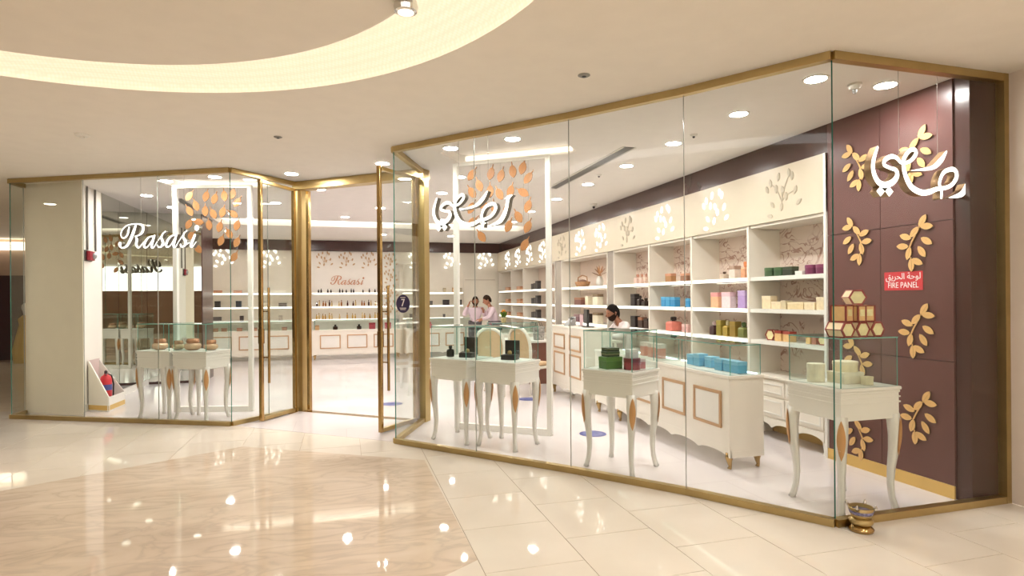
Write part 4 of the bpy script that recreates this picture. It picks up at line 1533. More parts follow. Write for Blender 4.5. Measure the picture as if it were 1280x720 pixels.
bay_names = ['the first shelving bay, next to the brown wall', 'the second shelving bay from the brown wall', 'the third shelving bay from the brown wall', 'the fourth shelving bay from the brown wall']
lits = [False, True, True, True]
for k in range(4):
    wall_unit('white shelving unit forming ' + bay_names[k], DIV[k], DIV[k + 1], lits[k], PAPER)
PLAIN = mat('pink_back_panel', (232, 212, 196), .6)
wall_unit('wide white shelving unit behind the cash desk', 9.33, 11.56, True, PLAIN)
wall_unit('white shelving unit with dark perfume boxes beyond the cash desk', 11.97, 14.32, True, PLAIN)
wall_unit('white shelving unit next to last before the back corner', 14.33, 15.45, True, PLAIN)
wall_unit('white shelving unit in the back right corner', 15.46, 16.80, True, PLAIN)
struct(MB().box(4.325, 4.355, 4.50, 4.528, 0, 2.862).build('trim_end_post', WHITE))
for a, b in ((9.08, 9.325), (11.565, 11.96)):
    struct(MB().box(4.36, 4.40, a, b, 0, 2.31).build('trim_grey_strip', mat('grey_mirror_strip', (186, 176, 166), .2, metal=.4)))

SL = ('top', 'middle', 'bottom')
OR = ['leftmost', 'second from left', 'third from left', 'fourth from left', 'fifth from left', 'rightmost']


def on_bay(bay, kind_rows):
    for si, row in kind_rows:
        n = len(row)
        for k, (fn, y, w, h, cols, desc) in enumerate(row):
            o = OR[k] if k < n - 1 or n == 1 else 'rightmost'
            where = '%s, %s shelf %s' % (o, SL[si], bay)
            z = SHZ[si] + .0005
            x = 4.46
            if fn == 'c':
                carton('%s, %s' % (desc, where), x, y, z, .09, w, h, cols[0], cols[1], lidh=.28)
            elif fn == 'b':
                bottle('%s, %s' % (desc, where), x, y, z, w / 2, h, cols[0], cols[1], square=True)
            elif fn == 'h':
                hexbox('%s, %s' % (desc, where), x, y, z, h / 1.75, .09, -pi / 2 + radians(6))
            elif fn == 'r':
                round_box('%s, %s' % (desc, where), x, y, z, w / 2, h, cols[0], cols[1])


GR, DG, PU = ((66, 92, 62), (78, 108, 70)), ((44, 52, 36), (58, 68, 44)), ((118, 52, 84), (136, 66, 98))
CRM = ((238, 218, 180), (242, 224, 190))
on_bay('beside the brown wall', [
    (0, [('r', 5.41, .125, .096, GR, 'round green box'), ('r', 5.27, .115, .094, GR, 'round green box'), ('c', 5.11, .138, .091, DG, 'dark green carton'),
         ('c', 4.95, .10, .04, ((238, 232, 226), (242, 238, 232)), 'flat white case'), ('r', 4.82, .126, .095, PU, 'round plum box'), ('r', 4.68, .124, .093, PU, 'round plum box')]),
    (1, [('c', 5.43, .14, .14, CRM, 'tall cream carton'), ('c', 5.28, .14, .077, CRM, 'low cream carton'), ('c', 5.17, .075, .088, ((206, 190, 156), (212, 196, 162)), 'small tan carton'),
         ('c', 5.00, .22, .074, ((226, 204, 160), (236, 216, 176)), 'long patterned cream carton'), ('c', 4.81, .14, .072, CRM, 'low cream carton'), ('c', 4.66, .12, .124, CRM, 'tall cream carton')]),
    (2, [('h', 5.38, .12, .115, CRM, 'hexagonal cream box with red edges'), ('c', 5.255, .10, .11, ((226, 186, 128), (150, 60, 50)), 'gold carton with red lid'), ('c', 5.13, .10, .106, ((226, 186, 128), (160, 66, 54)), 'gold carton with red lid'),
         ('c', 4.83, .06, .09, ((226, 186, 128), (150, 60, 50)), 'narrow gold carton'), ('c', 4.755, .06, .09, ((176, 120, 100), (150, 60, 50)), 'narrow brown carton'), ('h', 4.655, .10, .098, CRM, 'hexagonal cream box with red edges')])])
on_bay('of second bay from brown wall', [
    (0, [('b', 6.22, .08, .09, ((214, 196, 176), (90, 70, 60)), 'small clear bottle'), ('c', 6.02, .11, .15, ((238, 222, 208), (180, 150, 130)), 'white carton with brown lid'), ('b', 5.83, .08, .19, ((226, 168, 132), (236, 150, 100)), 'slim orange bottle')]),
    (1, [('c', 6.37, .15, .188, ((242, 190, 150), (232, 160, 158)), 'pink and orange carton'), ('c', 6.14, .17, .190, ((246, 224, 226), (238, 200, 206)), 'white and pink carton'), ('c', 5.85, .13, .204, ((190, 160, 216), (206, 180, 224)), 'lilac carton')]),
    (2, [('b', 6.43, .10, .17, ((70, 44, 48), (226, 196, 196)), 'dark brown bottle'), ('c', 6.29, .09, .185, ((150, 134, 56), (170, 150, 70)), 'olive gold carton'), ('b', 6.16, .10, .184, ((176, 150, 66), (232, 220, 180)), 'golden bottle'),
         ('c', 6.02, .11, .180, ((146, 118, 48), (160, 134, 60)), 'bronze carton'), ('b', 5.86, .11, .176, ((120, 124, 70), (70, 92, 50)), 'olive green bottle')])])
on_bay('of third bay from brown wall', [
    (0, [('c', 7.46, .15, .12, ((176, 128, 84), (206, 150, 120)), 'brown and gold gift box'), ('c', 7.06, .16, .105, ((150, 108, 84), (216, 160, 130)), 'brown gift box')]),
    (1, [('c', 7.60, .115, .138, ((62, 150, 200), (90, 170, 214)), 'bright blue carton'), ('c', 7.475, .115, .136, ((72, 158, 204), (96, 176, 216)), 'bright blue carton'), ('c', 7.345, .12, .134, ((56, 142, 194), (90, 170, 214)), 'bright blue carton'),
         ('c', 6.98, .10, .118, ((56, 142, 194), (90, 170, 214)), 'bright blue carton')]),
    (2, [('b', 7.39, .18, .20, ((232, 138, 122), (40, 32, 32)), 'coral bottle with black cap'), ('c', 7.04, .15, .105, ((226, 178, 172), (236, 196, 188)), 'pale pink carton')])])
DK = ((48, 40, 40), (40, 34, 34))
on_bay('of fourth bay from brown wall', [
    (0, [('b', 8.44, .10, .15, ((232, 200, 184), (196, 140, 118)), 'slim pink bottle'), ('b', 8.30, .08, .15, ((236, 206, 190), (196, 140, 118)), 'slim pink bottle'), ('b', 8.17, .08, .148, ((230, 198, 180), (196, 140, 118)), 'slim pink bottle')]),
    (1, [('c', 8.54, .14, .19, DK, 'black carton'), ('b', 8.36, .09, .163, DK, 'black bottle'), ('b', 8.18, .12, .123, ((46, 34, 30), (60, 44, 36)), 'dark brown bottle')]),
    (2, [('c', 8.54, .15, .178, DK, 'black carton'), ('c', 8.30, .14, .165, ((60, 40, 34), (150, 100, 70)), 'dark carton with bronze lid'), ('c', 8.12, .12, .150, ((70, 46, 38), (50, 34, 30)), 'dark brown carton')])])
w5n = 'the wide shelving unit behind the cash desk'
# basket, vase with dried leaves, gift sets on the wide unit
bk = thing('gift_basket', 'wicker gift basket on the top shelf behind the cash desk', 'basket', (4.50, 10.80, SHZ[0] + .0005))
MB().lathe([(.12, 0), (.15, .06), (.16, .10)], 20, sx=.8, sy=1.6).build('bowl', mat('wicker', (176, 132, 92), .7, noise=.3, nscale=40, bump=.4), bk)
MB().tube([(0, -.24, .09), (0, -.22, .19), (0, 0, .23), (0, .22, .19), (0, .24, .09)], .012, 8).build('handle', mat('wicker', (0, 0, 0)), bk, smooth=True)
MB().ball((0, 0, .10), .10, 12, 6, s=(.7, 1.6, .5)).build('contents', mat('brown_cloth', (120, 86, 66), .7), bk, smooth=True)
vs_ = thing('leaf_vase', 'white vase of dried copper leaves on the top shelf behind the cash desk', 'vase', (4.50, 9.98, SHZ[0] + .0005))
MB().lathe([(.05, 0), (.07, .06), (.06, .13), (.04, .17), (.045, .18)], 16).build('pot', WHITE, vs_, smooth=True)
dl = leaf_mesh('dried_leaf', .20, .07, .004, [LEAFGOLD, LEAFEDGE])
for k, a in enumerate((-70, -45, -22, 0, 24, 46, 68)):
    r = radians(a)
    inst('dried_leaf', dl, vs_, (.01 * (k % 3 - 1), sin(r) * .12, .17 + cos(r) * .12), (r * -1, 0, pi / 2))
carton('brown gift hamper box, leftmost on the middle shelf behind the cash desk', 4.48, 10.85, SHZ[1] + .0005, .14, .34, .14, (120, 78, 70), (160, 116, 90))
carton('cream carton, middle of the middle shelf behind the cash desk', 4.46, 10.40, SHZ[1] + .0005, .10, .14, .165, (238, 226, 196), (242, 232, 206))
for y, o, h in ((9.98, 'striped cream and brown carton, rightmost on the middle shelf behind the cash desk', 1), (9.98, 'striped cream and brown carton, rightmost on the bottom shelf behind the cash desk', 2)):
    carton(o, 4.46, y, SHZ[h] + .0005, .12, .22, .20, (240, 230, 206), (140, 116, 88), lidh=.2, band=(110, 90, 70))
carton('purple gift box, leftmost on the bottom shelf behind the cash desk', 4.46, 10.9, SHZ[2] + .0005, .12, .26, .15, (120, 84, 92), (150, 120, 120))
carton('black carton, middle of the bottom shelf behind the cash desk', 4.46, 10.45, SHZ[2] + .0005, .12, .16, .17, (46, 38, 38), (60, 48, 46))
for si, (za, nm) in enumerate(((SHZ[0], 'top'), (SHZ[1], 'middle'), (SHZ[2], 'bottom'))):
    for (y, bay) in ((16.1, 'back corner unit'), (14.95, 'unit next to the back corner')):
        carton('peach flat gift box on the %s shelf of the %s' % (nm, bay), 4.46, y, za + .0005, .12, .34, .10 + .02 * (si == 1), (226, 176, 140), (206, 146, 112), lidh=.4)
    for k, (y, h, o) in enumerate(((13.80, .14, 'left'), (13.62, .15, 'middle'), (13.46, .20, 'right'))):
        carton('%s dark perfume box on the %s shelf of the unit beyond the cash desk' % (o, nm), 4.46, y, za + .0005, .10, .15, h, (64, 60, 62), (50, 46, 48))

# ------------------------------------------------------------------ leaf cut-outs on the fascia and the back wall
CL = [(-25, 115), (-85, 85), (-110, 45), (-42, 35), (50, 125), (72, 98), (5, 20), (28, -30), (93, 0), (-5, -95), (-70, -70), (-90, -145), (115, -85)]


def cluster(label, loc, rz, m, ksx, ksz, group):
    t = thing('leaf_cutout', label, 'wall light' if m is LITLEAF else 'decoration', loc, rz, group)
    me = LEAFME[m.name]
    for x, z in CL:
        a = atan2(x * ksx - 0, (z + 130) * ksz)
        inst('leaf', me, t, (x * ksx, 0, z * ksz), (0, a + (0.35 if x < 0 else -.35), 0))
    if m is not LITLEAF:
        mb = MB()
        for x, z in ((-85, 85), (50, 110), (93, 0), (-5, 20)):
            stroke(mb, [(-5 * ksx, -60 * ksz), ((x * .4) * ksx, (z * .5 - 20) * ksz), (x * ksx, z * ksz)], [.008, .007, .004], -.003, .003, 4, 0, 0)
        mb.build('stem', m, t)
    return t


TANLEAF = mat('tan_leaf_paint', (204, 168, 126), .5)
LEAFME = {m.name: leaf_mesh('leaf', .086, .043, .008, [m, m]) for m in (LITLEAF, DIMLEAF, TANLEAF)}
FY = [(5.07, 0), (6.22, 1), (7.41, 1), (8.54, 0), (9.55, 1), (10.5, 1), (11.49, 0), (12.75, 1), (13.75, 1), (14.75, 1), (15.75, 1)]
on = ['nearest', 'second', 'third', 'fourth', 'fifth', 'sixth', 'seventh', 'eighth', 'ninth', 'tenth', 'farthest']
for k, (y, lit) in enumerate(FY):
    cluster('%s %s leaf cut-out along the cream fascia above the shelving' % (on[k], 'glowing white' if lit else 'unlit grey'), (4.326, y, 2.585), -pi / 2,
            LITLEAF if lit else DIMLEAF, .0020, .0015, 'leaf cut-outs along the right fascia')
for x, o in ((-3.08, 'leftmost'), (-1.92, 'second')):
    cluster('%s glowing white leaf cut-out on the back wall left of the centre' % o, (x, 16.83, 2.65), 0, LITLEAF, .0019, .0016, 'leaf cut-outs on the back wall')
for x, o in ((1.95, 'left'), (2.95, 'middle'), (3.95, 'right')):
    cluster('%s glowing white leaf cut-out on the back wall right of the centre' % o, (x, 16.80, 2.65), 0, LITLEAF, .0019, .0016, 'leaf cut-outs on the back wall')

# ------------------------------------------------------------------ back wall: lit centre panel, shelves, counters
bc = struct(MB().box(-.89, 1.44, 16.80, 16.85, .0, 2.84).build('wall_back_centre', WHITEWALL))
for x, o in ((-.55, 'left'), (.03, 'middle'), (.62, 'right')):
    cluster('%s small copper leaf cut-out above the script on the back wall' % o, (x, 16.79, 2.62), 0, TANLEAF, .0017, .0015, 'copper cut-outs on the back wall')
for k, z in enumerate((2.62, 2.18, 1.74, 1.30)):
    cluster('copper leaf cut-out, %s in the column at the right of the back wall script' % ('highest', 'second', 'third', 'lowest')[k], (1.22, 16.79, z), 0, TANLEAF, .0015, .0013, 'copper cut-outs on the back wall')
    cluster('copper leaf cut-out, %s in the column at the left of the back wall script' % ('highest', 'second', 'third', 'lowest')[k], (-1.08, 16.84, z), 0, TANLEAF, .0008, .0013, 'copper cut-outs on the back wall')
sg2 = thing('wall_sign', 'small copper script sign reading Rasasi on the back wall', 'sign', (-.40, 16.78, 1.93), 0)
latin_sign(sg2, .78, 0, .015, [mat('copper_sign', (208, 146, 108), .4)] * 2, (1.55, 2.19))

BZ = [1.71, 1.345, 1.0]
secs = [(-3.44, -1.0, 'left section'), (-.86, 1.12, 'centre section'), (1.52, 3.22, 'right section')]
for x0, x1, nm in secs:
    for k, z in enumerate(BZ):
        t = thing('wall_shelf', '%s white back-wall shelf of the %s, lit along its edge' % (('upper', 'middle', 'lower')[k], nm), 'shelf', ((x0 + x1) / 2, 16.80, z), 0, 'lit shelves on the back wall')
        w = (x1 - x0) / 2
        MB().box(-w, w, -.26, -.002, -.04, -.002).build('board', WHITE, t)
        MB().box(-w + .005, w - .005, -.266, -.26, -.038, -.006).build('led_strip', LED, t)
        MB().box(-w + .02, w - .02, -.05, -.03, -.046, -.04).build('led_strip', LED, t)
for x in (-.945, 1.48):
    struct(MB().box(x - .04, x + .04, 16.55, 16.85, 0, 2.3).build('trim_column', CREAM))

rows = [(0, [-0.7, -0.63, -0.46, -0.38, -0.15, -0.08, 0.02, 0.15, 0.21, 0.46, 0.63, 0.78], [((52, 40, 36), (40, 32, 30))], .10),
        (1, [-0.74, -0.68, -0.58, -0.52, -0.42, -0.36, -0.17, -0.11, 0.05, 0.2, 0.26, 0.43, 0.49, 0.61, 0.67, 0.79], [((70, 34, 28), (50, 26, 22)), ((150, 96, 46), (120, 70, 40)), ((206, 180, 130), (170, 140, 90))], .15),
        (2, [-0.75, -0.69, -0.59, -0.53, -0.42, -0.36, -0.16, 0.04, 0.18, 0.25, 0.44, 0.5, 0.64, 0.78, 0.84], [((206, 170, 96), (176, 136, 66)), ((190, 150, 80), (150, 116, 60)), ((216, 190, 140), (190, 160, 100))], .15)]
ORD = ['first', 'second', 'third', 'fourth', 'fifth', 'sixth', 'seventh', 'eighth', 'ninth', 'tenth', 'eleventh', 'twelfth', 'thirteenth', 'fourteenth', 'fifteenth', 'sixteenth']
nmr = ['upper', 'middle', 'lower']
for r_, xs, cols, h in rows:
    for k, x in enumerate(xs):
        c = cols[(k * 7 // 3) % len(cols)] if r_ else cols[0]
        lab = '%s small perfume bottle from the left on the %s centre back-wall shelf' % (ORD[k], nmr[r_])
        bottle(lab, x, 16.64, BZ[r_], .024, h * (1 + .12 * ((k * 5) % 3 - 1)), c[0], c[1], square=True, group='perfume bottles on the %s centre shelf' % nmr[r_])
for x, w, z, h, col, lab in [(-3.16, .20, 0, .07, (206, 150, 118), 'left flat copper box on the upper left back-wall shelf'), (-2.69, .20, 0, .07, (206, 150, 118), 'right flat copper box on the upper left back-wall shelf'),
                             (-3.17, .13, 1, .16, (60, 56, 56), 'leftmost dark box on the middle left back-wall shelf'), (-2.67, .13, 1, .16, (60, 56, 56), 'second dark box on the middle left back-wall shelf'),
                             (-1.60, .20, 1, .10, (120, 110, 104), 'grey box at the right of the middle left back-wall shelf'),
                             (-3.18, .19, 2, .10, (110, 104, 100), 'leftmost grey box on the lower left back-wall shelf'), (-2.60, .09, 2, .12, (70, 64, 64), 'dark box on the lower left back-wall shelf'), (-1.66, .08, 2, .12, (190, 176, 160), 'pale box on the lower left back-wall shelf'),
                             (2.71, .08, 0, .12, (196, 180, 150), 'beige box on the upper right back-wall shelf'), (2.98, .09, 0, .13, (226, 176, 120), 'orange box on the upper right back-wall shelf'), (3.17, .07, 0, .12, (190, 176, 150), 'tan box on the upper right back-wall shelf'),
                             (2.32, .09, 1, .12, (110, 104, 100), 'grey box on the middle right back-wall shelf'), (2.75, .18, 1, .15, (56, 52, 52), 'left dark box on the middle right back-wall shelf'), (3.12, .15, 1, .15, (56, 52, 52), 'right dark box on the middle right back-wall shelf'),
                             (1.76, .09, 2, .11, (70, 64, 68), 'dark box on the lower right back-wall shelf'), (2.69, .06, 2, .09, (110, 104, 104), 'left small grey box on the lower right back-wall shelf'), (3.01, .06, 2, .09, (110, 104, 104), 'right small grey box on the lower right back-wall shelf')]:
    carton(lab, x, 16.64, BZ[z], w, .10, h, col, tuple(max(0, c - 20) for c in col))


def pans(L, w, gap, z0, z1):
    n = int((L - gap) // (w + gap))
    s = (L - n * w - (n - 1) * gap) / 2
    return [(s + k * (w + gap), s + k * (w + gap) + w, z0, z1) for k in range(n)]


for x0, x1, y, lab in ((-3.38, -1.20, 15.80, 'left rear cream counter with gold framed panels in front of the back wall'), (-.82, 1.38, 15.58, 'middle rear cream counter with gold framed panels below the back wall script'),
                       (1.50, 3.40, 15.42, 'right rear cream counter with gold framed panels in front of the back wall')):
    L = x1 - x0
    counter('rear_counter', lab, (x0, y), 0, L, .45, .75, pans(L, .50, .16, .28, .63), [(.06, .04), (.06, .40), (L - .06, .04), (L - .06, .40)], group='rear counters')
    vitrine('low glass case on the ' + lab.split(' cream')[0] + ' counter', ((x0 + x1) / 2, y + .22), 0, L - .10, .38, .753, .25, group='glass cases on the rear counters')
for x, w, h, col, lab in ((-.70, .10, .12, (232, 178, 130), 'orange box at the left in the middle rear glass case'), (.66, .16, .16, (176, 60, 74), 'left red box in the middle rear glass case'), (1.06, .16, .16, (186, 70, 86), 'right red box in the middle rear glass case')):
    carton(lab, x, 15.74, .7545, w, .12, h, col, tuple(max(0, c - 30) for c in col))
for x, lab in ((-.26, 'left'), (.33, 'right')):
    bottle('%s dark domed bottle in the middle rear glass case' % lab, x, 15.74, .7545, .06, .13, (48, 30, 26), (40, 26, 22))
for k, x in enumerate((-3.1, -2.9, -2.55, -2.2, -1.5)):
    carton('%s flat copper box from the left in the left rear glass case' % ORD[k], x, 15.98, .7545, .12, .10, .08, (206, 150, 124), (176, 120, 100))
bottle('pink perfume bottle in the right rear glass case', 2.15, 15.60, .7545, .05, .16, (232, 120, 140), (210, 70, 90))
carton('small black box in the right rear glass case', 2.75, 15.60, .7545, .07, .07, .09, (44, 42, 44))
pv = thing('potted_plant', 'small potted plant with orange flowers near the back right counter', 'plant', (3.30, 12.35, .9985))
MB().lathe([(.05, 0), (.065, .08), (.06, .10)], 14).build('pot', prod((190, 170, 120)), pv)
lm = leaf_mesh('plant_leaf', .13, .05, .004, [prod((92, 118, 40), .6)] * 2)
for k in range(12):
    a = k * 2.4
    inst('plant_leaf', lm, pv, (.04 * cos(a), .04 * sin(a), .16 + .012 * (k % 4)), (radians(160 + 8 * (k % 3)), radians(30), a))
for k in range(4):
    MB().ball((.03 * cos(k * 1.6), .03 * sin(k * 1.6), .24 + .02 * (k % 2)), .022, 8, 6).build('flower', prod((230, 150, 60), .6), pv, smooth=True)
counter('side_counter', 'cream glass-topped counter before the two standing shop assistants', (2.95, 12.05), 0, 1.05, .55, .76, pans(1.05, .36, .14, .28, .63), [(.06, .04), (.06, .50), (.99, .04), (.99, .50)])
vitrine('glass case on the counter before the two shop assistants', (3.475, 12.33), 0, 1.0, .48, .763, .235, group='glass cases on the rear counters')

# ------------------------------------------------------------------ small things by the front
# incense burner outside the corner
ib = thing('incense_burner', 'gilt patterned incense burner on the floor outside the window corner', 'incense burner', (3.20, 3.055, .0005))
MB().lathe([(.052, 0), (.056, .012), (.046, .022), (.036, .030)], 24).build('base', DARKGOLD, ib, smooth=True)
MB().lathe([(.036, .029), (.050, .038), (.054, .050), (.044, .062)], 24).build('lower_bowl', GOLD, ib, smooth=True)
MB().lathe([(.040, .060), (.046, .075), (.056, .110), (.052, .112), (.040, .080)], 24).build('cup', GOLD, ib, smooth=True)
MB().lathe([(.0495, .080), (.0545, .096)], 24).build('blue_band', mat('blue_pattern_band', (120, 116, 150), .3, noise=.7, nscale=90), ib, smooth=True)
for k in range(4):
    a = k * pi / 2 + .5
    MB().tube([(.054 * cos(a), .054 * sin(a), .108), (.066 * cos(a), .066 * sin(a), .118), (.062 * cos(a), .062 * sin(a), .128)], [.008, .007, .004], 6).build('rim_finial', mat('chrome', (0, 0, 0)), ib, smooth=True)
MB().cyl(0, 0, .085, .092, .042, 16).build('charcoal', BLACK, ib)

ib.scale = (1.35, 1.35, 1.4)

# extinguisher housing and extinguisher beside the white pier
hx = thing('extinguisher_housing', 'white sloping extinguisher housing with gold base beside the left pier', 'housing')
A, B, Cc, D = (-3.45, 9.48), (-3.146, 9.305), (-3.12, 9.84), (-3.45, 9.84)
HT, HB = .70, .20


def slab(pts, th):
    """quad plate with thickness th along its normal"""
    p = [Vector(a) for a in pts]
    n = (p[1] - p[0]).cross(p[2] - p[0]).normalized() * th
    vs = [tuple(a) for a in p] + [tuple(a + n) for a in p]
    m = len(p)
    return MB().add(vs, [tuple(range(m - 1, -1, -1)), tuple(range(m, 2 * m))] + [(i, (i + 1) % m, m + (i + 1) % m, m + i) for i in range(m)])


z0 = .004
slab([(*A, z0), (*B, z0), (*B, HB), (*A, HT)], -.016).build('side_panel', WHITE, hx)
slab([(*D, z0), (*Cc, z0), (*Cc, HB), (*D, HT)], .016).build('side_panel', WHITE, hx)
slab([(*B, z0), (*Cc, z0), (*Cc, HB), (*B, HB)], -.016).build('front_panel', WHITE, hx)
slab([(*A, z0), (*D, z0), (*D, HT), (*A, HT)], .012).build('back_panel', prod((214, 190, 186)), hx)
slab([(*A, .03), (*B, .03), (*Cc, .03), (*D, .03)], .012).build('floor_panel', prod((200, 178, 176)), hx)
slab([(A[0], A[1] - .002, .02), (B[0] + .001, B[1] - .004, .02), (B[0] + .001, B[1] - .004, .085), (A[0], A[1] - .002, .085)], -.003).build('gold_strip', BASEGOLD, hx)
slab([(B[0] + .003, B[1] - .004, .02), (Cc[0] + .003, Cc[1], .02), (Cc[0] + .003, Cc[1], .085), (B[0] + .003, B[1] - .004, .085)], -.003).build('gold_strip', BASEGOLD, hx)
ex = thing('fire_extinguisher', 'red fire extinguisher standing in the white sloping housing', 'extinguisher', (-3.285, 9.62, .044))
MB().lathe([(.065, 0), (.074, .01), (.074, .36), (.06, .41), (.028, .435), (.02, .45)], 20).build('cylinder', RED, ex, smooth=True)
MB().lathe([(.0745, .22), (.0745, .30)], 20).build('blue_label', mat('blue_label', (70, 80, 150), .4), ex)
MB().cyl(0, 0, .44, .49, .02, 12).build('valve', BLACK, ex)
MB().tube([(0, 0, .465), (.02, -.05, .50), (.03, -.10, .50)], .009, 6).build('handle', BLACK, ex)
MB().tube([(0, 0, .45), (.03, -.05, .455), (.035, -.10, .44)], .008, 6).build('trigger', BLACK, ex)
MB().tube([(.0, .02, .45), (.05, .06, .42), (.075, .06, .30), (.073, .05, .12)], .010, 8).build('hose', BLACK, ex, smooth=True)

ap = thing('alarm_beacon', 'dark red alarm beacon on the white edge of the left pier', 'alarm', (-3.467, 9.56, 2.16))
MB().box(0, .012, -.14, .10, -.075, .075).build('back_plate', DARKGREY, ap)
mb = MB()
mb.box(.012, .06, -.10, .07, -.065, .065)
mb.build('housing', DARKRED, ap, bevel=.01)
MB().ball((.06, .02, 0), .045, 12, 8, s=(.8, 1, 1)).build('lens', mat('grey_lens', (170, 172, 172), .15), ap, smooth=True)
for yy, lab in ((9.50, 'left'), (9.78, 'right')):
    cdn = thing('cable_conduit', '%s thin grey conduit running up to the ceiling above the alarm beacon' % lab, 'conduit', (-3.455, yy, 2.24))
    MB().tube([(0, 0, 0), (0, 0, CEIL - 2.24 - .004)], .012, 8).build('pipe', MIDGREY, cdn, smooth=True)
    MB().cbox(-.004, 0, .4, .018, .034, .02).build('clip', GREY, cdn)

for x, y, lab in ((.64, 8.70, 'round blue floor sticker just inside the entrance'), (2.643, 6.08, 'round blue floor sticker in front of the long display counter'), (2.63, 8.47, 'round blue floor sticker before the cash desk')):
    t = thing('floor_sticker', lab, 'sticker', (x, y, .003))
    MB().cyl(0, 0, 0, .0012, .15, 32).build('disc', FLOORSTICK, t)
    MB().cyl(0, 0, .0012, .0018, .11, 32).build('inner_disc', FLOORSTICK2, t)
    for k in (-1, 0, 1):
        MB().cbox(0, k * .04, .0022, .12, .014, .0006).build('print_bar', FLOORSTICK, t)

# yellow cloth figure of the far dark shopfront
yf = thing('display_bust', 'yellow draped bust in the dark shopfront far down the corridor', 'display', (-7.75, 17.6, -.004))
MB().lathe([(.25, 0), (.28, .3), (.2, .7), (.14, .95), (.16, 1.1), (.06, 1.2)], 16).build('drape', YELLOW, yf, smooth=True)
MB().lathe([(.05, 1.2), (.06, 1.28), (.09, 1.36), (.085, 1.44), (.04, 1.5)], 14).build('head_form', WHITE, yf, smooth=True)

# ------------------------------------------------------------------ people
def skin_mesh(name, pts, edges, mats, levels=2, extra=None, keep=False):
    """pts: (x, y, z, rx[, ry]); grows a smooth surface over the joint skeleton"""
    me = bpy.data.meshes.new(name)
    me.from_pydata([p[:3] for p in pts], edges, [])
    o = bpy.data.objects.new(name, me)
    COL.objects.link(o)
    sk = o.modifiers.new('skin', 'SKIN')
    sk.use_smooth_shade = True
    for i, p in enumerate(pts):
        v = me.skin_vertices[0].data[i]
        v.radius = (p[3], p[4] if len(p) > 4 else p[3])
        v.use_root = (i == 0)
    su = o.modifiers.new('sub', 'SUBSURF')
    su.levels = su.render_levels = levels
    dg = bpy.context.evaluated_depsgraph_get()
    out = bpy.data.meshes.new_from_object(o.evaluated_get(dg))
    bpy.data.objects.remove(o)
    out.name = name
    out.materials.clear()
    for m in mats:
        out.materials.append(m)
    if extra:
        bm = bmesh.new()
        bm.from_mesh(out)
        tmp = extra.mesh('tmp', mats, True)
        bm.from_mesh(tmp)
        bm.to_mesh(out)
        bm.free()
    out.polygons.foreach_set('use_smooth', [True] * len(out.polygons))
    return out


def head_mb(c, face, tilt=0.0, s=1.0):
    """head looking along the plan angle `face`: skull, jaw, nose, ears, lips"""
    mb = MB()
    fx, fy = cos(face), sin(face)
    px, py = -fy, fx

    def P(f, l, z):
        zz = z
        ff = f * cos(tilt) + zz * sin(tilt)
        z2 = zz * cos(tilt) - f * sin(tilt)
        return (c[0] + s * (fx * ff + px * l), c[1] + s * (fy * ff + py * l), c[2] + s * z2)
    n, k = 16, 12
    vs = []
    for j in range(k + 1):
        t = pi * j / k
        z = .125 * cos(t)
        r = sin(t)
        for i in range(n):
            a = 2 * pi * i / n
            f, l = .098 * r * cos(a), .076 * r * sin(a)
            if z < 0:
                q = -z / .125
                l *= 1 - .28 * q
                f = f * (1 - .22 * q) + .018 * q
            vs.append(P(f, l, z))
    fs = []
    for j in range(k):
        for i in range(n):
            q = (i + 1) % n
            fs.append((j * n + i, (j + 1) * n + i, (j + 1) * n + q, j * n + q))
    mb.add(vs, fs)
    mb.tube([P(.088, 0, .015), P(.112, 0, -.030), P(.092, 0, -.038)], [.010 * s, .016 * s, .012 * s], 6)
    for sd in (-1, 1):
        mb.tube([P(-.005, sd * .074, .02), P(-.012, sd * .086, .01), P(-.004, sd * .076, -.03)], [.010 * s, .016 * s, .008 * s], 6)
        mb.tube([P(.085, sd * .022, .03), P(.094, sd * .034, .034), P(.080, sd * .050, .028)], [.006 * s, .008 * s, .006 * s], 6)
    mb.tube([P(.082, -.022, -.062), P(.092, 0, -.060), P(.082, .022, -.062)], [.005 * s, .009 * s, .005 * s], 6)
    return mb, P


def hair_mb(P, full=True, s=1.0):
    mb = MB()
    n, k = 16, 8
    vs = []
    for j in range(k + 1):
        for i in range(n):
            a = 2 * pi * i / n
            front = (1 + cos(a)) / 2
            t1 = (pi * .70) - front ** 1.2 * pi * .38
            t = t1 * j / k
            r = sin(t)
            vs.append(P(.108 * r * cos(a) - .004, .086 * r * sin(a), .138 * cos(t)))
    fs = []
    for j in range(k):
        for i in range(n):
            q = (i + 1) % n
            fs.append((j * n + i, (j + 1) * n + i, (j + 1) * n + q, j * n + q))
    mb.add(vs, fs)
    return mb


def beard_mb(P):
    """short beard along the jaw, rising to the sideburns"""
    mb = MB()
    n, k = 14, 6
    vs = []
    for i in range(n + 1):
        a = radians(-112 + 224 * i / n)
        zs = -.048 + .075 * (abs(a) / radians(112)) ** 2
        for j in range(k + 1):
            z = zs + (-.126 - zs) * j / k
            q = max(0.0, -z / .125)
            r = math.sqrt(max(0.0, 1 - min(1, abs(z) / .125) ** 2)) + .07
            vs.append(P((.098 * r * cos(a)) * (1 - .22 * q) + .018 * q + .002, .077 * r * sin(a) * (1 - .26 * q), z))
    fs = [(i * (k + 1) + j, i * (k + 1) + j + 1, (i + 1) * (k + 1) + j + 1, (i + 1) * (k + 1) + j) for i in range(n) for j in range(k)]
    mb.add(vs, fs)
    c0 = P(0, 0, -.05)
    vs2 = [(v[0] * .92 + c0[0] * .08, v[1] * .92 + c0[1] * .08, v[2] * .97 + c0[2] * .03) for v in vs]
    mb.add(vs2, [f[::-1] for f in fs])
    return mb


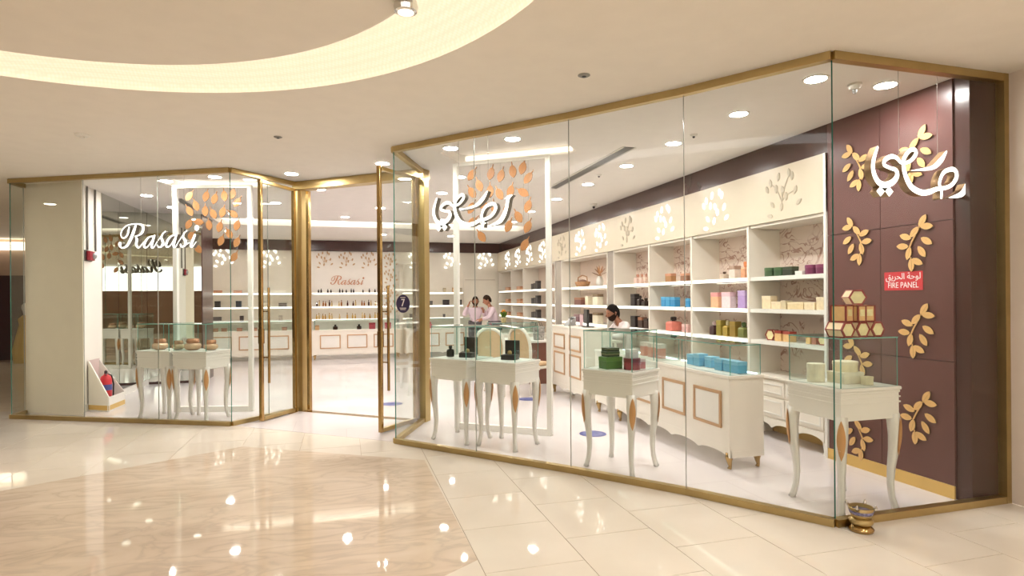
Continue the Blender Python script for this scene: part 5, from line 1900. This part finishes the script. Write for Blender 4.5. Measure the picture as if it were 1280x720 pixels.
def person(label, loc, rz, J, head, skin, hairm, shirt, beard=True, tilt=0.0, facing=0.0):
    """J: joint positions; the figure faces local +x"""
    pts, ed = [], []

    def add(p, r, par=None, ry=None):
        pts.append((*p, r, ry if ry else r))
        if par is not None:
            ed.append((par, len(pts) - 1))
        return len(pts) - 1
    pe = add(J['pelvis'], .13, None, .10)
    wa = add(J['waist'], .125, pe, .09)
    ch = add(J['chest'], .14, wa, .10)
    nb = add(J['neck'], .056, ch)
    add(tuple(J['neck'][i] * .35 + head[i] * .65 for i in range(3)), .052, nb)
    for sd in 'LR':
        sh = add(J['sh' + sd], .058, ch)
        el = add(J['el' + sd], .042, sh)
        wr = add(J['wr' + sd], .028, el)
        w, e = Vector(J['wr' + sd]), Vector(J['el' + sd])
        d = (w - e).normalized()
        side = d.cross(Vector((0, 0, 1)))
        side = side.normalized() if side.length > .1 else Vector((0, 1, 0))
        dn = side.cross(d).normalized()
        pm = add(tuple(w + d * .05), .030, wr, .016)
        kn = add(tuple(w + d * .085), .034, pm, .014)
        for k, (o, l) in enumerate(((-.030, .055), (-.010, .068), (.010, .062), (.028, .048))):
            f1 = add(tuple(w + d * (.095 + l * .4) + side * o), .0095, kn)
            add(tuple(w + d * (.095 + l * .9) + side * o - dn * .018), .008, f1)
        th = add(tuple(w + d * .055 - side * .040 - dn * .008), .011, pm)
        add(tuple(w + d * .09 - side * .052 - dn * .016), .009, th)
        hp = add(J['hp' + sd], .085, pe)
        kne = add(J['kn' + sd], .062, hp)
        an = add(J['an' + sd], .040, kne)
        toe = (J['an' + sd][0] + .16, J['an' + sd][1], max(.028, J['an' + sd][2] - .055))
        add(toe, .034, an)
    hm, P = head_mb(head, facing, tilt)
    body = skin_mesh('person', pts, ed, [skin], 1, hm)
    o = bpy.data.objects.new('person', body)
    COL.objects.link(o)
    o.location = loc
    o.rotation_euler = (0, 0, rz)
    tag(o, label, 'person')

    def part(nm, chain, mat_, lv=2):
        q, e2 = [], []
        for p, r, ry, par in chain:
            q.append((*p, r, ry))
            if par is not None:
                e2.append((par, len(q) - 1))
        c = bpy.data.objects.new(nm, skin_mesh(nm, q, e2, [mat_], lv))
        COL.objects.link(c)
        c.parent = o

    def mixp(a, b, t):
        return tuple(a[i] * (1 - t) + b[i] * t for i in range(3))
    part('shirt', [(J['pelvis'], .152, .122, None), (J['waist'], .150, .115, 0), (J['chest'], .165, .122, 1), (mixp(J['chest'], J['neck'], .72), .085, .075, 2),
                   (J['shL'], .074, .074, 2), (J['elL'], .058, .058, 4), (mixp(J['elL'], J['wrL'], .92), .042, .042, 5),
                   (J['shR'], .074, .074, 2), (J['elR'], .058, .058, 7), (mixp(J['elR'], J['wrR'], .92), .042, .042, 8)], shirt)
    part('trousers', [(J['pelvis'], .150, .118, None), (J['hpL'], .102, .102, 0), (J['knL'], .078, .078, 1), (mixp(J['knL'], J['anL'], .93), .062, .062, 2),
                      (J['hpR'], .102, .102, 0), (J['knR'], .078, .078, 4), (mixp(J['knR'], J['anR'], .93), .062, .062, 5)], TROUSER)
    hair_mb(P).build('hair', hairm, o, smooth=True)
    if beard:
        beard_mb(P).build('beard', BEARD, o, smooth=True)
    eyes = MB()
    for sd in (-1, 1):
        eyes.ball(P(.086, sd * .030, .012), .0065, 8, 6)
    eyes.build('eyes', BLACK, o, smooth=True)
    return o


# seated cashier behind the desk, facing -X, in profile to the viewer
SEAT = dict(pelvis=(-.06, 0, .62), waist=(-.05, 0, .80), chest=(.0, 0, 1.02), neck=(.07, 0, 1.165),
            shL=(.0, .17, 1.10), elL=(.14, .22, .93), wrL=(.30, .13, .945), shR=(.0, -.17, 1.10), elR=(.14, -.22, .93), wrR=(.30, -.13, .945),
            hpL=(-.02, .09, .60), knL=(.26, .11, .60), anL=(.26, .11, .20), hpR=(-.02, -.09, .60), knR=(.26, -.11, .60), anR=(.26, -.11, .20))
person('bearded man in a white shirt seated behind the cash desk', (4.02, 8.12, .0025), radians(180), SEAT, (.15, 0, 1.285), SKIN, HAIR, SHIRTW, True, .16)
st = thing('stool', 'stool under the seated man behind the cash desk', 'stool', (4.06, 8.12, .0025))
MB().lathe([(.20, .43), (.21, .45), (.20, .475), (.001, .478)], 20).build('seat', DARKGREY, st)
MB().cyl(0, 0, .02, .43, .025, 12).build('column', MIDGREY, st)
MB().lathe([(.20, 0), (.20, .012), (.03, .03)], 20).build('base', MIDGREY, st)
MB().tube([(.14 * cos(a * pi / 8), .14 * sin(a * pi / 8), .14) for a in range(17)], .009, 6).build('foot_ring', MIDGREY, st)

STANDA = dict(pelvis=(0, 0, .88), waist=(.0, 0, 1.0), chest=(.03, 0, 1.18), neck=(.05, 0, 1.30),
              shL=(.03, .18, 1.25), elL=(.12, .26, 1.06), wrL=(.28, .14, 1.0), shR=(.03, -.18, 1.25), elR=(.10, -.30, 1.10), wrR=(.13, -.19, 1.34),
              hpL=(0, .09, .86), knL=(.02, .10, .47), anL=(-.02, .11, .08), hpR=(0, -.09, .86), knR=(.02, -.10, .47), anR=(-.02, -.11, .08))
person('man in a lilac shirt facing out with a raised hand near the back right corner', (3.16, 14.65, .0025), radians(-95), STANDA, (.09, 0, 1.445), SKIN2, HAIR2, SHIRTL, True, .05)
STANDB = dict(pelvis=(0, 0, .88), waist=(.02, 0, 1.0), chest=(.08, 0, 1.19), neck=(.13, 0, 1.32),
              shL=(.08, .18, 1.26), elL=(.20, .22, 1.05), wrL=(.36, .10, 1.02), shR=(.08, -.18, 1.26), elR=(.22, -.20, 1.06), wrR=(.28, -.08, 1.20),
              hpL=(0, .09, .86), knL=(.02, .10, .47), anL=(-.02, .11, .08), hpR=(0, -.09, .86), knR=(.02, -.10, .47), anR=(-.02, -.11, .08))
person('man in a lilac shirt seen in profile, leaning forward, near the back right corner', (3.56, 14.15, .0025), radians(178), STANDB, (.20, 0, 1.475), SKIN2, HAIR2, SHIRTL, False, .3)

dups = {k: v for k, v in LABELS.items() if len(v) > 1}
if dups:
    print('DUPLICATE LABELS', dups)
long_ = [k for k in LABELS if not 4 <= len(k.split()) <= 16]
if long_:
    print('LABEL LENGTH', long_)
